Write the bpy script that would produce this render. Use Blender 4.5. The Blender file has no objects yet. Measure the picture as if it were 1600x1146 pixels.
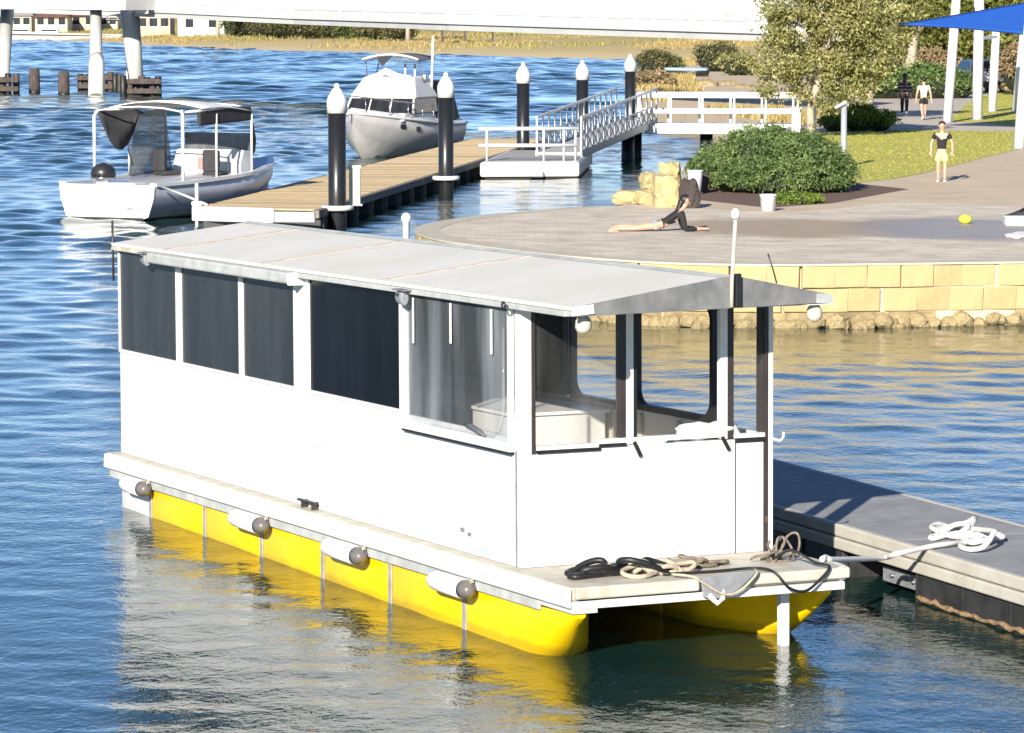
import bpy, bmesh, math, random
import numpy as np
from mathutils import Vector, Matrix, noise as mnoise

R = math.radians
random.seed(7); rng = np.random.default_rng(7)
scene = bpy.context.scene
col = scene.collection

# ------------------------------------------------------------------ camera
CAM_H, FPX, PITCH = 5.0, 5800.0, math.atan2(573 - 16.5, 5800.0)
cam_d = bpy.data.cameras.new('camera'); cam = bpy.data.objects.new('camera', cam_d); col.objects.link(cam)
cam.location = (0, 0, CAM_H); cam.rotation_euler = (R(90) - PITCH, 0, 0)
cam_d.sensor_width = 36; cam_d.lens = 36 * FPX / 1600; cam_d.clip_start = 0.5; cam_d.clip_end = 6000
scene.camera = cam

# ------------------------------------------------------------------ sky, sun, exposure
SUN_EL, SUN_AZ = R(21), R(15.8)        # the sun stands low behind the viewer, a little to the left
world = bpy.data.worlds.new('World'); scene.world = world; world.use_nodes = True
wn = world.node_tree.nodes; wl = world.node_tree.links
sky = wn.new('ShaderNodeTexSky'); sky.sky_type = 'NISHITA'; sky.sun_disc = False
sky.sun_elevation = SUN_EL
sky.air_density = 0.7; sky.dust_density = 0.0; sky.ozone_density = 3.6; sky.altitude = 1500
sdir = Vector((-math.sin(SUN_AZ) * math.cos(SUN_EL), -math.cos(SUN_AZ) * math.cos(SUN_EL), math.sin(SUN_EL)))   # towards the sun
sky.sun_rotation = math.atan2(sdir.x, sdir.y)
wl.new(sky.outputs[0], wn['Background'].inputs[0]); wn['Background'].inputs[1].default_value = 0.082
sun_d = bpy.data.lights.new('sun', 'SUN'); sun_d.energy = 5.0; sun_d.angle = R(0.5); sun_d.color = (1.0, 0.925, 0.80)
sun = bpy.data.objects.new('sun', sun_d); col.objects.link(sun)
sun.rotation_euler = sdir.to_track_quat('Z', 'Y').to_euler(); sun.location = (-8, -20, 20)
vs = scene.view_settings
vs.view_transform = 'Standard'; vs.look = 'None'; vs.exposure = 0.92; vs.gamma = 1.0; vs.use_curve_mapping = False
scene.cycles.max_bounces = 10; scene.cycles.transparent_max_bounces = 16
scene.cycles.use_denoising = True

# ------------------------------------------------------------------ helpers
def ray(px, py):
    a = (px - 800) / FPX; b = (573 - py) / FPX; c, s = math.cos(PITCH), math.sin(PITCH)
    return Vector((a, c + b * s, -s + b * c))
def G(px, py, z=0.0):                     # a point on the level plane z
    d = ray(px, py); t = (z - CAM_H) / d.z; return Vector((0, 0, CAM_H)) + d * t
def D(px, py, y):                         # a point at ground distance y
    d = ray(px, py); return Vector((0, 0, CAM_H)) + d * (y / d.y)

class MB:
    def __init__(s): s.v = []; s.f = []; s.smooth = []
    def add(s, vs_, fs, sm=False):
        o = len(s.v); s.v += [tuple(v) for v in vs_]; s.f += [tuple(i + o for i in f) for f in fs]; s.smooth += [sm] * len(fs); return s
    def box(s, x0, x1, y0, y1, z0, z1):
        v = [(x, y, z) for z in (z0, z1) for y in (y0, y1) for x in (x0, x1)]
        return s.add(v, [(0, 2, 3, 1), (4, 5, 7, 6), (0, 1, 5, 4), (1, 3, 7, 5), (3, 2, 6, 7), (2, 0, 4, 6)])
    def beam(s, p, q, w, h, up=(0, 0, 1)):       # box from p to q
        p, q = Vector(p), Vector(q); d = (q - p).normalized(); u = Vector(up)
        x = d.cross(u)
        if x.length < 1e-4: x = d.cross(Vector((0, 1, 0)))
        x.normalize(); u = x.cross(d).normalized(); x *= w / 2; u *= h / 2
        v = [p - x - u, p + x - u, p + x + u, p - x + u, q - x - u, q + x - u, q + x + u, q - x + u]
        return s.add(v, [(3, 2, 1, 0), (4, 5, 6, 7), (0, 1, 5, 4), (1, 2, 6, 5), (2, 3, 7, 6), (3, 0, 4, 7)])
    def tube(s, pts, r, n=8, caps=True, closed=False):
        pts = [Vector(p) for p in pts]; m = len(pts); rs = r if isinstance(r, (list, tuple)) else [r] * m
        vs_ = []; prev = None
        for i, p in enumerate(pts):
            if closed: t = pts[(i + 1) % m] - pts[i - 1]
            else: t = pts[min(i + 1, m - 1)] - pts[max(i - 1, 0)]
            t.normalize()
            a = prev if prev is not None else (Vector((0, 0, 1)) if abs(t.z) < .9 else Vector((1, 0, 0)))
            x = a - t * a.dot(t)
            if x.length < 1e-5: x = t.orthogonal()
            x.normalize(); prev = x; y = t.cross(x)
            for k in range(n):
                an = 2 * math.pi * k / n; vs_.append(p + (x * math.cos(an) + y * math.sin(an)) * rs[i])
        fs = []
        for i in range(m if closed else m - 1):
            j = (i + 1) % m
            for k in range(n):
                fs.append((i * n + k, i * n + (k + 1) % n, j * n + (k + 1) % n, j * n + k))
        s.add(vs_, fs, True)
        if caps and not closed:
            o = len(s.v) - len(vs_); s.f += [tuple(o + k for k in range(n))[::-1], tuple(o + (m - 1) * n + k for k in range(n))]; s.smooth += [False, False]
        return s
    def lathe(s, prof, n=16, c=(0, 0, 0), sm=True):
        vs_ = []
        for r, z in prof:
            for k in range(n):
                a = 2 * math.pi * k / n; vs_.append((c[0] + r * math.cos(a), c[1] + r * math.sin(a), c[2] + z))
        m = len(prof); fs = [(i * n + k, i * n + (k + 1) % n, (i + 1) * n + (k + 1) % n, (i + 1) * n + k) for i in range(m - 1) for k in range(n)]
        s.add(vs_, fs, sm); o = len(s.v) - len(vs_)
        s.f += [tuple(o + k for k in range(n))[::-1], tuple(o + (m - 1) * n + k for k in range(n))]; s.smooth += [False, False]
        return s
    def prism(s, poly, z0, z1, axis=2):           # poly of 2-d points, pushed along an axis
        n = len(poly)
        def P(a, b, c): return {2: (a, b, c), 0: (c, a, b), 1: (a, c, b)}[axis]
        v = [P(a, b, z0) for a, b in poly] + [P(a, b, z1) for a, b in poly]
        f = [tuple(range(n))[::-1], tuple(range(n, 2 * n))] + [(i, (i + 1) % n, n + (i + 1) % n, n + i) for i in range(n)]
        return s.add(v, f)
    def loft(s, rings, cap=True, sm=True, closed=True):
        n = len(rings[0]); v = [p for r_ in rings for p in r_]; f = []
        for i in range(len(rings) - 1):
            for k in range(n if closed else n - 1):
                f.append((i * n + k, i * n + (k + 1) % n, (i + 1) * n + (k + 1) % n, (i + 1) * n + k))
        s.add(v, f, sm)
        if cap:
            o = len(s.v) - len(v); s.f += [tuple(o + k for k in range(n))[::-1], tuple(o + (len(rings) - 1) * n + k for k in range(n))]; s.smooth += [False, False]
        return s
    def ellipsoid(s, c, r, n=12, m=8):
        prof = []
        vs_ = []; c = Vector(c)
        for i in range(m + 1):
            t = math.pi * i / m
            for k in range(n):
                a = 2 * math.pi * k / n
                vs_.append((c.x + r[0] * math.sin(t) * math.cos(a), c.y + r[1] * math.sin(t) * math.sin(a), c.z - r[2] * math.cos(t)))
        fs = [(i * n + k, i * n + (k + 1) % n, (i + 1) * n + (k + 1) % n, (i + 1) * n + k) for i in range(m) for k in range(n)]
        return s.add(vs_, fs, True)
    def mesh(s, name):
        me = bpy.data.meshes.new(name); me.from_pydata(s.v, [], s.f)
        me.polygons.foreach_set('use_smooth', s.smooth)
        bm = bmesh.new(); bm.from_mesh(me)
        bmesh.ops.remove_doubles(bm, verts=bm.verts, dist=1e-5); bmesh.ops.recalc_face_normals(bm, faces=bm.faces)
        bm.to_mesh(me); bm.free(); me.update(); return me

def obj(name, mb, mat, parent=None, bevel=0, seg=2, kind=None):
    me = mb.mesh(name) if isinstance(mb, MB) else mb
    if not me.materials: me.materials.append(mat)
    o = bpy.data.objects.new(name, me); col.objects.link(o)
    if parent: o.parent = parent
    if bevel:
        b = o.modifiers.new('bevel', 'BEVEL'); b.width = bevel; b.segments = seg; b.limit_method = 'ANGLE'; b.angle_limit = R(35)
        b.harden_normals = False
    if kind: o['kind'] = kind
    return o
def tag(o, label, cat, group=None):
    o['label'] = label; o['category'] = cat
    if group: o['group'] = group
    return o
def thing(name, label, cat, loc=(0, 0, 0), rz=0, group=None):
    o = bpy.data.objects.new(name, None); col.objects.link(o); o.empty_display_size = .3
    o.location = loc; o.rotation_euler = (0, 0, rz); return tag(o, label, cat, group)
def copy_tree(o, parent=None):
    c = o.copy(); col.objects.link(c); c.parent = parent
    for ch in list(o.children): copy_tree(ch, c)
    return c
def struct(name, mb, mat): return obj(name, mb, mat, kind='structure')

# ------------------------------------------------------------------ materials
MATS = {}
def M(name, c, rough=.6, var=.12, scale=3.0, bump=0.0, bscale=25.0, metal=0.0, island=0.0, c2=None, spec=.5, stretch=(1, 1, 1), sss=0):
    if name in MATS: return MATS[name]
    m = bpy.data.materials.new(name); m.use_nodes = True; nt = m.node_tree; N = nt.nodes; L = nt.links
    b = N['Principled BSDF']; b.inputs['Roughness'].default_value = rough; b.inputs['Metallic'].default_value = metal
    b.inputs['Specular IOR Level'].default_value = spec
    tc = N.new('ShaderNodeTexCoord'); mp = N.new('ShaderNodeMapping'); L.new(tc.outputs['Object'], mp.inputs[0]); mp.inputs['Scale'].default_value = stretch
    nz = N.new('ShaderNodeTexNoise'); nz.inputs['Scale'].default_value = scale; nz.inputs['Detail'].default_value = 6; nz.inputs['Roughness'].default_value = .62
    L.new(mp.outputs[0], nz.inputs[0])
    rp = N.new('ShaderNodeValToRGB'); rp.color_ramp.elements[0].position = .32; rp.color_ramp.elements[1].position = .68
    if c2 is None:
        lo = tuple(x * (1 - var) for x in c); hi = tuple(min(x * (1 + var), .95) for x in c)
    else: lo, hi = c, c2
    rp.color_ramp.elements[0].color = (*lo, 1); rp.color_ramp.elements[1].color = (*hi, 1)
    L.new(nz.outputs[0], rp.inputs[0]); out = rp.outputs[0]
    if island:
        ge = N.new('ShaderNodeNewGeometry'); mr = N.new('ShaderNodeMapRange'); L.new(ge.outputs['Random Per Island'], mr.inputs[0])
        mr.inputs['To Min'].default_value = 1 - island; mr.inputs['To Max'].default_value = 1 + island
        mx = N.new('ShaderNodeVectorMath'); mx.operation = 'SCALE'; L.new(out, mx.inputs[0]); L.new(mr.outputs[0], mx.inputs['Scale']); out = mx.outputs[0]
    L.new(out, b.inputs['Base Color'])
    if bump:
        n2 = N.new('ShaderNodeTexNoise'); n2.inputs['Scale'].default_value = bscale; n2.inputs['Detail'].default_value = 5; L.new(mp.outputs[0], n2.inputs[0])
        bp = N.new('ShaderNodeBump'); bp.inputs['Strength'].default_value = .6; bp.inputs['Distance'].default_value = bump
        L.new(n2.outputs[0], bp.inputs['Height']); L.new(bp.outputs[0], b.inputs['Normal'])
    MATS[name] = m; return m

def leafmat(name, c, c2, island=.45, trans=.25):
    m = M(name, c, .55, c2=c2, scale=1.3, island=island, spec=.3)
    b = m.node_tree.nodes['Principled BSDF']; nt = m.node_tree
    tr = nt.nodes.new('ShaderNodeBsdfTranslucent'); tr.inputs[0].default_value = (c2[0] * 1.1, c2[1] * 1.2, c2[2] * .6, 1)
    mx = nt.nodes.new('ShaderNodeMixShader'); mx.inputs[0].default_value = trans
    nt.links.new(b.outputs[0], mx.inputs[1]); nt.links.new(tr.outputs[0], mx.inputs[2]); nt.links.new(mx.outputs[0], nt.nodes['Material Output'].inputs[0])
    return m

def glassmat(name, tint, alpha, rough=.05, span=.22):
    m = bpy.data.materials.new(name); m.use_nodes = True; nt = m.node_tree; N = nt.nodes; L = nt.links
    b = N['Principled BSDF']; b.inputs['Roughness'].default_value = rough
    tc = N.new('ShaderNodeTexCoord'); mp = N.new('ShaderNodeMapping'); mp.inputs['Scale'].default_value = (1.7, 1.7, .22); L.new(tc.outputs['Object'], mp.inputs[0])
    nz = N.new('ShaderNodeTexNoise'); nz.inputs['Scale'].default_value = 1.8; nz.inputs['Detail'].default_value = 5; L.new(mp.outputs[0], nz.inputs[0])
    rp = N.new('ShaderNodeValToRGB'); rp.color_ramp.elements[0].position = .4; rp.color_ramp.elements[1].position = .75
    rp.color_ramp.elements[0].color = (*[t * .85 for t in tint], 1); rp.color_ramp.elements[1].color = (*[t * 1.7 for t in tint], 1)
    L.new(nz.outputs[0], rp.inputs[0]); L.new(rp.outputs[0], b.inputs['Base Color'])
    if alpha < 1:
        tr = N.new('ShaderNodeBsdfTransparent'); mx = N.new('ShaderNodeMixShader')
        mr = N.new('ShaderNodeMapRange'); mr.inputs['From Min'].default_value = .4; mr.inputs['From Max'].default_value = .8
        mr.inputs['To Min'].default_value = alpha; mr.inputs['To Max'].default_value = min(1, alpha + span); L.new(nz.outputs[0], mr.inputs[0])
        L.new(mr.outputs[0], mx.inputs[0]); L.new(tr.outputs[0], mx.inputs[1]); L.new(b.outputs[0], mx.inputs[2]); L.new(mx.outputs[0], N['Material Output'].inputs[0])
    return m

white = M('white_paint', (.62, .62, .60), .45, .04, 1.2, .0006, 40)
white_side = M('white_topside_panel', (.66, .67, .675), .4, c2=(.60, .605, .60), scale=1.1, bump=.004, bscale=1.3, stretch=(1, 1, .45))
white_roof = M('white_roof_sheet', (.76, .73, .66), .5, c2=(.68, .64, .54), scale=1.1, bump=.0008, bscale=30)
cream = M('weathered_cream_trim', (.56, .54, .47), .55, c2=(.42, .38, .30), scale=5)
white_trim = M('white_trim', (.70, .70, .68), .4, .06, 6)
grey_metal = M('grey_galvanised', (.30, .31, .33), .45, .2, 8, metal=.3)
grey_board = M('dirty_grey_board', (.13, .135, .14), .6, c2=(.22, .22, .22), scale=6)
gutter = M('pale_grey_gutter', (.42, .44, .43), .55, .2, 5, stretch=(1, 1, 1))
black = M('black_rubber', (.012, .012, .014), .5, .3, 8)
black_plastic = M('black_plastic', (.022, .022, .025), .38, .3, 5)
brown_dark = M('dark_bronze_frame', (.035, .028, .027), .4, .2, 6)
yellow = M('yellow_pontoon', (.86, .55, .001), .38, .06, 2, .0006, 14)
def tide_line(m, z0, z1):
    nt = m.node_tree; N = nt.nodes; L = nt.links; b = N['Principled BSDF']; src = b.inputs['Base Color'].links[0].from_socket
    tc = N.new('ShaderNodeTexCoord'); sp = N.new('ShaderNodeSeparateXYZ'); L.new(tc.outputs['Object'], sp.inputs[0])
    nz = N.new('ShaderNodeTexNoise'); nz.inputs['Scale'].default_value = 5; nz.inputs['Detail'].default_value = 6; L.new(tc.outputs['Object'], nz.inputs[0])
    ma = N.new('ShaderNodeMath'); ma.operation = 'MULTIPLY_ADD'; ma.inputs[1].default_value = -.09; L.new(nz.outputs[0], ma.inputs[0]); L.new(sp.outputs['Z'], ma.inputs[2])
    mr = N.new('ShaderNodeMapRange'); mr.inputs['From Min'].default_value = z0; mr.inputs['From Max'].default_value = z1; mr.inputs['To Min'].default_value = .35; mr.inputs['To Max'].default_value = 0; L.new(ma.outputs[0], mr.inputs[0])
    mx = N.new('ShaderNodeMix'); mx.data_type = 'RGBA'; L.new(mr.outputs[0], mx.inputs[0]); L.new(src, mx.inputs['A']); mx.inputs['B'].default_value = (.10, .075, .015, 1); L.new(mx.outputs['Result'], b.inputs['Base Color'])
tide_line(yellow, -.60, -.555)
chrome = M('steel', (.5, .5, .52), .2, .1, 5, metal=.9)
rope_white = M('white_rope', (.68, .67, .64), .85, .12, 30, .004, 90)
rope_tan = M('tan_rope', (.42, .36, .27), .85, .25, 30, .004, 90)
rust = M('rusty_iron', (.16, .07, .03), .8, c2=(.09, .06, .05), scale=12)
limestone = M('limestone', (.47, .39, .20), .85, c2=(.36, .275, .13), scale=1.2, bump=.02, bscale=11, island=.1)
limestone_pale = M('limestone_coping', (.50, .455, .36), .8, .1, 3, .006, 20)
rockmat = M('rough_rubble', (.38, .30, .155), .9, c2=(.17, .13, .07), scale=5, bump=.03, bscale=9, island=.2)
dark_rough = M('dark_brown_rough', (.055, .043, .04), .9, .3, 5, .02, 12)
timber_deck = M('tan_timber_decking', (.50, .39, .23), .75, c2=(.42, .31, .17), scale=2.2, island=.14)  # tan decking colour, tone varied board by board
timber_dark = M('old_dark_timber', (.07, .055, .05), .9, .4, 6, .01, 18, stretch=(1, 1, .3))
concrete_white = M('white_concrete', (.48, .48, .47), .75, .1, .5, .004, 4)
grey_deck = M('grey_gritty_dock_deck', (.27, .275, .285), .85, .16, 3.5, .002, 160)
dock_edge = M('cream_dock_edge', (.50, .485, .44), .65, c2=(.40, .38, .33), scale=3)
float_black = M('black_float', (.03, .03, .032), .45, .35, 4, .003, 16)
barnacle = M('barnacle_crust', (.36, .24, .12), .95, c2=(.12, .08, .05), scale=18, bump=.02, bscale=30)

# ------------------------------------------------------------------ water
def water_material():
    m = bpy.data.materials.new('river_water'); m.use_nodes = True; nt = m.node_tree; N = nt.nodes; L = nt.links
    b = N['Principled BSDF']; b.inputs['Base Color'].default_value = (.006, .028, .024, 1); b.inputs['Roughness'].default_value = .04; b.inputs['IOR'].default_value = 1.42
    tc = N.new('ShaderNodeTexCoord')
    def nz(scale, detail, stretch=(1, 1, 1), rot=0, dist=0, rough=.5):
        mp = N.new('ShaderNodeMapping'); mp.inputs['Scale'].default_value = stretch; mp.inputs['Rotation'].default_value = (0, 0, rot); L.new(tc.outputs['Object'], mp.inputs[0])
        n = N.new('ShaderNodeTexNoise'); n.inputs['Scale'].default_value = scale; n.inputs['Detail'].default_value = detail; n.inputs['Distortion'].default_value = dist; n.inputs['Roughness'].default_value = rough
        L.new(mp.outputs[0], n.inputs[0]); return n.outputs[0]
    def mul(a, k):
        q = N.new('ShaderNodeMath'); q.operation = 'MULTIPLY'; L.new(a, q.inputs[0])
        if isinstance(k, (int, float)): q.inputs[1].default_value = k
        else: L.new(k, q.inputs[1])
        return q.outputs[0]
    def add(a, c_):
        q = N.new('ShaderNodeMath'); q.operation = 'ADD'; L.new(a, q.inputs[0]); L.new(c_, q.inputs[1]); return q.outputs[0]
    h = add(mul(nz(3.4, 4, (1, .75, 1), -.25, .5, .6), .0135), mul(nz(11.0, 3, (1, .8, 1), .5, .4), .006))
    gust = nz(.06, 2, (1, .6, 1)); mr = N.new('ShaderNodeMapRange'); mr.inputs['From Min'].default_value = .35; mr.inputs['From Max'].default_value = .65
    mr.inputs['To Min'].default_value = .6; mr.inputs['To Max'].default_value = 1.2; L.new(gust, mr.inputs[0])
    h = mul(h, mr.outputs[0])
    bp = N.new('ShaderNodeBump'); bp.inputs['Strength'].default_value = 1; bp.inputs['Distance'].default_value = 1.0; bp.inputs['Filter Width'].default_value = .02; L.new(h, bp.inputs['Height'])
    L.new(bp.outputs[0], b.inputs['Normal'])
    return m
def water_mesh():
    """wind waves as real relief, the rows and columns widening with distance"""
    ys = [20.0]
    while ys[-1] < 700: ys.append(ys[-1] + .07 * ys[-1] / 28)
    Y = np.array(ys); nc = 330; t = np.linspace(-1, 1, nc)
    hw = Y * 800 / 5800 * 1.25 + 4; X = t[None, :] * hw[:, None]; YY = np.repeat(Y[:, None], nc, 1); Z = np.zeros_like(X)
    r_ = np.random.default_rng(5)
    def sm(x, a0, a1): q = np.clip((x - a0) / (a1 - a0), 0, 1); return q * q * (3 - 2 * q)
    side = X - .125 * YY
    lee = np.maximum(1 - sm(side, -17.5, -13.5), sm(YY, 118, 135))            # 1 on the open river, 0 in the basin behind the jetty
    base = .017 + .040 * sm(YY, 31, 52) + .012 * (1 - sm(X, -6, -4.2))
    slope = base * (1 - .35 * (1 - lee) * sm(YY, 60, 80)) + lee * (.028 * sm(YY, 32, 60) + .058 * sm(YY, 60, 140))
    gust = .8 + .35 * np.sin(X * .13 + YY * .045 + 1.0) * np.sin(YY * .07 - X * .05) + .15 * np.sin(X * .31 - YY * .16)
    slope *= gust
    bands = [(.38, .8, 0, 32, 55), (.6, 1.4, 0, 55, 105), (1.1, 2.4, 30, 110, 220), (2.3, 4.5, 110, 260, 900)]
    W = []
    for l0, l1, y0, y1, y2 in bands: W.append((1 - sm(YY, y1, y2)) * (sm(YY, y0, y0 * 2 + 1) if y0 else 1.0))
    tot = np.sqrt(sum(w * w for w in W)) + 1e-6
    for (l0, l1, *_), w in zip(bands, W):
        H = np.zeros_like(X); n = 26
        for k in range(n):
            lam = l0 * (l1 / l0) ** r_.random(); ang = math.radians(250) + r_.normal() * .75; kk = 2 * math.pi / lam
            H += np.sin(kk * (X * math.cos(ang) + YY * math.sin(ang)) + r_.random() * 6.283) / kk * math.sqrt(2 / n)
        Z += H * slope * w / tot
    Z[:, 0] = Z[:, -1] = 0; Z[0] = Z[-1] = 0
    X = np.concatenate([np.full((len(Y), 1), -900.0), X, np.full((len(Y), 1), 900.0)], 1); Z = np.pad(Z, ((0, 0), (1, 1))); YY = np.repeat(Y[:, None], nc + 2, 1)
    X = np.concatenate([X[:1], X, X[-1:]]); Z = np.pad(Z, ((1, 1), (0, 0))); YY = np.concatenate([np.full((1, nc + 2), -30.0), YY, np.full((1, nc + 2), 2500.0)])
    nr, ncol = X.shape; V = np.stack([X, YY, Z], 2).reshape(-1, 3)
    i = np.arange(nr - 1)[:, None] * ncol + np.arange(ncol - 1)[None, :]; F = np.stack([i, i + 1, i + 1 + ncol, i + ncol], 2).reshape(-1, 4).astype(np.int32); nf = len(F)
    me = bpy.data.meshes.new('water'); me.vertices.add(len(V)); me.vertices.foreach_set('co', V.ravel()); me.loops.add(4 * nf); me.loops.foreach_set('vertex_index', F.ravel())
    me.polygons.add(nf); me.polygons.foreach_set('loop_start', np.arange(0, 4 * nf, 4, dtype=np.int32)); me.polygons.foreach_set('loop_total', np.full(nf, 4, dtype=np.int32)); me.polygons.foreach_set('use_smooth', [True] * nf)
    me.update(calc_edges=True); return me
struct('water', water_mesh(), water_material())

# ------------------------------------------------------------------ land
LZ = 1.0
front = [(60, 62), (20, 60.2), (12, 59.6), (8.17, 59.15), (6.0, 58.75), (4.08, 58.5), (2.4, 59.0), (.9, 60.6), (-.4, 62.9), (-1.3, 65.0), (-1.75, 67.4), (-1.55, 69.8), (-.7, 72.3), (.3, 74.0), (1.2, 75.3), (2.11, 76.3)]
shore = [(3.0, 78.5), (3.6, 84), (4.0, 90), (4.6, 97), (6.2, 106), (8.0, 115), (9.3, 124), (9.0, 135), (7.4, 150), (5.8, 168), (6.5, 200), (9, 250), (14, 300), (40, 330)]
sand = M('sandy_beige_path', (.60, .485, .345), .9, c2=(.49, .39, .27), scale=.8, bump=.004, bscale=20)
def poly_sheet(pts, z): mb = MB(); mb.add([(x, y, z) for x, y in pts], [tuple(range(len(pts)))]); return mb
mb = MB(); mb.prism([(x, y + .035) if i < 9 else (x + .08, y) for i, (x, y) in enumerate(front)] + shore + [(400, 330), (400, 62)], -1.2, LZ)
struct('riverbank', mb, sand)
def smooth_path(pts, step):
    P = [Vector((*p, 0)) for p in pts]; out = []
    for i in range(len(P) - 1):
        p0, p1, p2, p3 = P[max(i - 1, 0)], P[i], P[i + 1], P[min(i + 2, len(P) - 1)]
        n = max(2, int((p2 - p1).length / .1))
        for k in range(n):
            t = k / n
            out.append(.5 * ((2 * p1) + (p2 - p0) * t + (2 * p0 - 5 * p1 + 4 * p2 - p3) * t * t + (3 * p1 - p0 - 3 * p2 + p3) * t ** 3))
    out.append(P[-1]); res = [out[0]]; acc = 0
    for a, b in zip(out[:-1], out[1:]):
        acc += (b - a).length
        if acc >= step: res.append(b); acc = 0
    return res
edge = smooth_path(front[1:], .25)
def inset(path, d):
    out = []
    for i, p in enumerate(path):
        t = (path[min(i + 1, len(path) - 1)] - path[max(i - 1, 0)]).normalized(); out.append(p + Vector((t.y, -t.x, 0)) * d)
    return out
# paving of the plaza
def paving_material():
    m = M('plaza_paving', (.74, .65, .53), .85, c2=(.50, .43, .34), scale=1.6, bump=.003, bscale=30)
    nt = m.node_tree; N = nt.nodes; L = nt.links; b = N['Principled BSDF']
    src = b.inputs['Base Color'].links[0].from_socket
    tc = N.new('ShaderNodeTexCoord'); br = N.new('ShaderNodeTexBrick'); br.inputs['Scale'].default_value = 1; br.inputs['Brick Width'].default_value = .42; br.inputs['Row Height'].default_value = .3
    br.inputs['Mortar Size'].default_value = .012; br.inputs['Color1'].default_value = (.82, .8, .78, 1); br.inputs['Color2'].default_value = (1.1, 1.06, 1.0, 1); br.inputs['Mortar'].default_value = (.6, .58, .55, 1)
    L.new(tc.outputs['Object'], br.inputs[0])
    mx = N.new('ShaderNodeMix'); mx.data_type = 'RGBA'; mx.blend_type = 'MULTIPLY'; mx.inputs[0].default_value = .35
    L.new(src, mx.inputs['A']); L.new(br.outputs[0], mx.inputs['B']); last = mx.outputs['Result']
    # damp and stained areas with ragged edges
    nz = N.new('ShaderNodeTexNoise'); nz.inputs['Scale'].default_value = .55; nz.inputs['Detail'].default_value = 5; L.new(tc.outputs['Object'], nz.inputs[0])
    for (cx_, cy_), (rx, ry), colr, rough in (((5.2, 68.6), (2.6, 3.4), (.34, .26, .18, 1), None), ((8.9, 68.0), (3.0, 4.0), (.30, .27, .25, 1), .45)):
        mp = N.new('ShaderNodeMapping'); mp.inputs['Location'].default_value = (-cx_ / rx, -cy_ / ry, 0); mp.inputs['Scale'].default_value = (1 / rx, 1 / ry, 0); L.new(tc.outputs['Object'], mp.inputs[0])
        ln = N.new('ShaderNodeVectorMath'); ln.operation = 'LENGTH'; L.new(mp.outputs[0], ln.inputs[0])
        ad = N.new('ShaderNodeMath'); ad.operation = 'ADD'; L.new(ln.outputs['Value'], ad.inputs[0]); L.new(nz.outputs[0], ad.inputs[1])
        rg = N.new('ShaderNodeMapRange'); rg.inputs['From Min'].default_value = 1.2; rg.inputs['From Max'].default_value = 1.55; rg.inputs['To Min'].default_value = .85; rg.inputs['To Max'].default_value = 0; L.new(ad.outputs[0], rg.inputs[0])
        m2 = N.new('ShaderNodeMix'); m2.data_type = 'RGBA'; L.new(rg.outputs[0], m2.inputs[0]); L.new(last, m2.inputs['A']); m2.inputs['B'].default_value = colr; last = m2.outputs['Result']
        if rough:
            r2 = N.new('ShaderNodeMapRange'); r2.inputs['To Min'].default_value = .8; r2.inputs['To Max'].default_value = rough; L.new(rg.outputs[0], r2.inputs[0]); L.new(r2.outputs[0], b.inputs['Roughness'])
    L.new(last, b.inputs['Base Color'])
    return m
ins = inset(edge, .42)
back_edge = [G(x, y, LZ) for x, y in [(980, 322), (1060, 318), (1150, 330), (1230, 333), (1320, 325), (1400, 316), (1480, 318), (1560, 322), (1760, 332)]]
pl = [(p.x, p.y) for p in ins] + [(p.x, p.y) for p in back_edge]
struct('plaza', poly_sheet(pl, LZ + .004), paving_material())
mulch = M('brown_mulch', (.17, .10, .07), .95, c2=(.10, .065, .05), scale=4, bump=.02, bscale=30)
mp_ = [G(x, y, LZ) for x, y in [(1085, 312), (1200, 325), (1300, 318), (1370, 305), (1420, 296), (1345, 288), (1270, 270), (1120, 272)]]
struct('garden_bed', poly_sheet([(p.x, p.y) for p in mp_], LZ + .005), mulch)
lawnmat = M('lawn_turf', (.47, .435, .085), .95, c2=(.37, .375, .07), scale=.3, bump=.03, bscale=14)
la = [G(x, y, LZ) for x, y in [(1272, 207), (1420, 204), (1600, 206), (1760, 206), (1760, 200), (1800, 216), (1620, 228), (1560, 241), (1500, 256), (1440, 272), (1390, 281), (1330, 286), (1282, 268)]]
struct('lawn', poly_sheet([(p.x, p.y) for p in la], LZ + .006), lawnmat)
lb = [G(x, y, LZ) for x, y in [(1478, 190), (1600, 197), (1800, 197), (1800, 140), (1560, 141), (1515, 160)]]
struct('lawn', poly_sheet([(p.x, p.y) for p in lb], LZ + .006), lawnmat)
pathmat = M('pale_footpath', (.50, .44, .37), .85, .1, 1.0, .003, 20)
pa = [G(x, y, LZ) for x, y in [(1180, 185), (1270, 158), (1380, 155), (1500, 150), (1560, 141), (1800, 138), (1800, 205), (1560, 206), (1420, 203), (1290, 204)]]
struct('footpath', poly_sheet([(p.x, p.y) for p in pa], LZ + .003), pathmat)
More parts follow.
